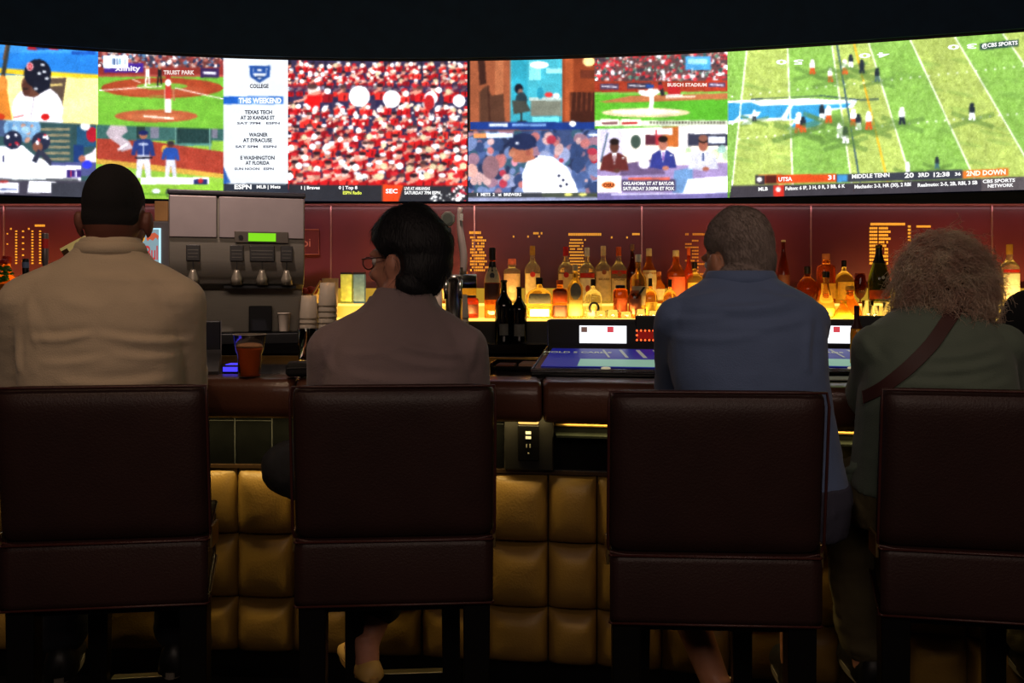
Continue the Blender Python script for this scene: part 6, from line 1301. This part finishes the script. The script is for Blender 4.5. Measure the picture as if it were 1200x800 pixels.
# ---- patron in black at the right edge
X, D = 1.640, 2.36
rings5 = [(.765, .175, .135, 0, 0), (.85, .185, .14, 0, 0), (.95, .18, .13, 0, 0), (1.05, .19, .13, 0, 0), (1.18, .20, .13, 0, 0), (1.29, .20, .12, 0, .01), (1.35, .17, .1, 0, .02), (1.385, .12, .08, 0, .035), (1.41, .085, .068, 0, .045), (1.43, .074, .062, 0, .05)]
p5, *_ = build_person('person in a black top cut off by the right edge of the view', X, D, -8, rings5, (V_((.0, .09, 1.53)), -.3, -.05, 1.0),
    [arm(-1, (-.185, .0, 1.31), (-.235, .10, 1.06), (-.15, .32, 1.135), (.068, .054, .045, .028), 1.8, hd=(.4, .9, 0)), arm(1, (.185, .0, 1.31), (.235, .10, 1.06), (.15, .32, 1.135), (.068, .054, .045, .028), 1.8, hd=(-.4, .9, 0))],
    [dict(h=V_((-.1, .02, .86)), k=V_((-.13, .32, .83)), a=V_((-.12, .2, .352)), r=(.09, .08, .06, .04), toe=(0, 1), shoe=(sh_blk, sole_g)), dict(h=V_((.1, .02, .86)), k=V_((.15, .32, .83)), a=V_((.13, .2, .352)), r=(.09, .08, .06, .04), toe=(0, 1), shoe=(sh_blk, sole_g))],
    dict(hem=.8, top=1.43, mat=M_blkcl, folds=[], seed=20, trousers=dict(mat=M_jean, len=.93, flare=.01, top=.9)), M_skin3, mat('hair_brown', (40, 28, 24), .7, bump=.6, bscale=200), dict(t=.012, ly=[-.12, -.07, -.03, .0, .03, .055, .075, .1], lz=[-.10, -.10, -.06, .0, .02, .035, .068, .085], ear=.028))
c5 = copy_tree(proto); c5.location = (1.66, 2.33, 0); c5.rotation_euler.z = math.radians(-8); tag(c5, 'burgundy leather bar stool under the person in black at the right edge', 'bar stool', GRP)

spotcup = 1
# ------------------------------------------------------------------ light
def area(name, loc, rot, sx, sy, pw, col, spread=180):
    l = bpy.data.lights.new(name, 'AREA'); l.shape = 'RECTANGLE'; l.size = sx; l.size_y = sy; l.energy = pw; l.color = s2l(col); l.spread = math.radians(spread)
    o = bpy.data.objects.new(name, l); COL.objects.link(o); o.location = loc; o.rotation_euler = rot; return o
def spot(name, loc, tgt, pw, col, ang=60, r=.06):
    l = bpy.data.lights.new(name, 'SPOT'); l.energy = pw; l.color = s2l(col); l.spot_size = math.radians(ang); l.spot_blend = .6; l.shadow_soft_size = r
    o = bpy.data.objects.new(name, l); COL.objects.link(o); o.location = loc; d = Vector(tgt)-Vector(loc); o.rotation_euler = d.to_track_quat('-Z', 'Y').to_euler(); return o
# strip under the bar lip washing the quilted front
for k in range(6):
    X0 = -2.2+k*.78; X1 = X0+.78; xm = (X0+X1)/2
    area('lip_strip', (xm, ybar(xm)+.162, .960), (math.radians(6), 0, -.12-.0866*xm*.9), .74, .03, 1.6, (255, 224, 150), 150)
# strip washing the burgundy wall
area('wall_wash', (0, 4.60, 1.855), (math.radians(25), 0, 0), 6.0, .02, 2.0, (255, 205, 210), 160)
# shelf lights reaching up the bottles
for k in range(5): area('shelf_wash', (-2.4+k*1.2, 4.165, 1.262), (math.radians(101), 0, 0), 1.2, .02, 4.2, (255, 196, 104), 95)
area('rear_fill', (0, -1.6, 2.9), (math.radians(66), 0, 0), 3.0, .8, 30, (255, 226, 206))  # broad fill added behind the viewpoint to brighten chairs and backs
# dim house lights over the patrons
spot('downlight', (-1.15, 1.35, 3.15), (-1.1, 2.25, 1.25), 25, (255, 214, 176), 46)
spot('downlight', (-.35, 1.1, 3.15), (-.3, 2.25, 1.2), 5, (255, 206, 190), 46)
spot('downlight', (.55, 1.1, 3.15), (.6, 2.15, 1.2), 12, (255, 220, 205), 46)
spot('downlight', (1.3, 1.1, 3.15), (1.1, 2.15, 1.2), 10, (255, 214, 190), 46)
spot('machine_fill', (-1.3, 2.9, 3.1), (-1.32, 3.9, 1.45), 115, (255, 226, 212), 52)  # spot added to brighten the coffee dispenser
spot('tap_fill', (-.2, 2.95, 3.1), (-.22, 3.45, 1.6), 80, (255, 220, 200), 22)  # spot added to lift the dark tap handles
spot('cup_fill', (-.95, 2.2, 3.15), (-.87, 2.81, 1.15), 22, (255, 220, 180), 16)  # narrow spot added to brighten the beer cup
w = bpy.data.worlds.new('room_air'); SC.world = w; w.use_nodes = True; w.node_tree.nodes['Background'].inputs[0].default_value = (*s2l((120, 110, 120)), 1); w.node_tree.nodes['Background'].inputs[1].default_value = .035

# ------------------------------------------------------------------ camera
cam = bpy.data.cameras.new('camera'); co = bpy.data.objects.new('camera', cam); COL.objects.link(co); SC.camera = co
co.location = (0, 0, CH); co.rotation_euler = (PI/2, 0, 0); cam.sensor_width = 36; cam.lens = F/1200*36; cam.shift_y = -(400-HY)/1200; cam.clip_start = .05
SC.view_settings.view_transform = 'Standard'; SC.view_settings.look = 'None'; SC.view_settings.exposure = 0; SC.view_settings.gamma = 1; SC.view_settings.use_curve_mapping = False
cy = SC.cycles; cy.max_bounces = 8; cy.transmission_bounces = 8; cy.transparent_max_bounces = 8; cy.diffuse_bounces = 3; cy.glossy_bounces = 4; cy.caustics_reflective = False; cy.caustics_refractive = True; cy.use_denoising = True; cy.sample_clamp_indirect = 4; cy.use_light_tree = True
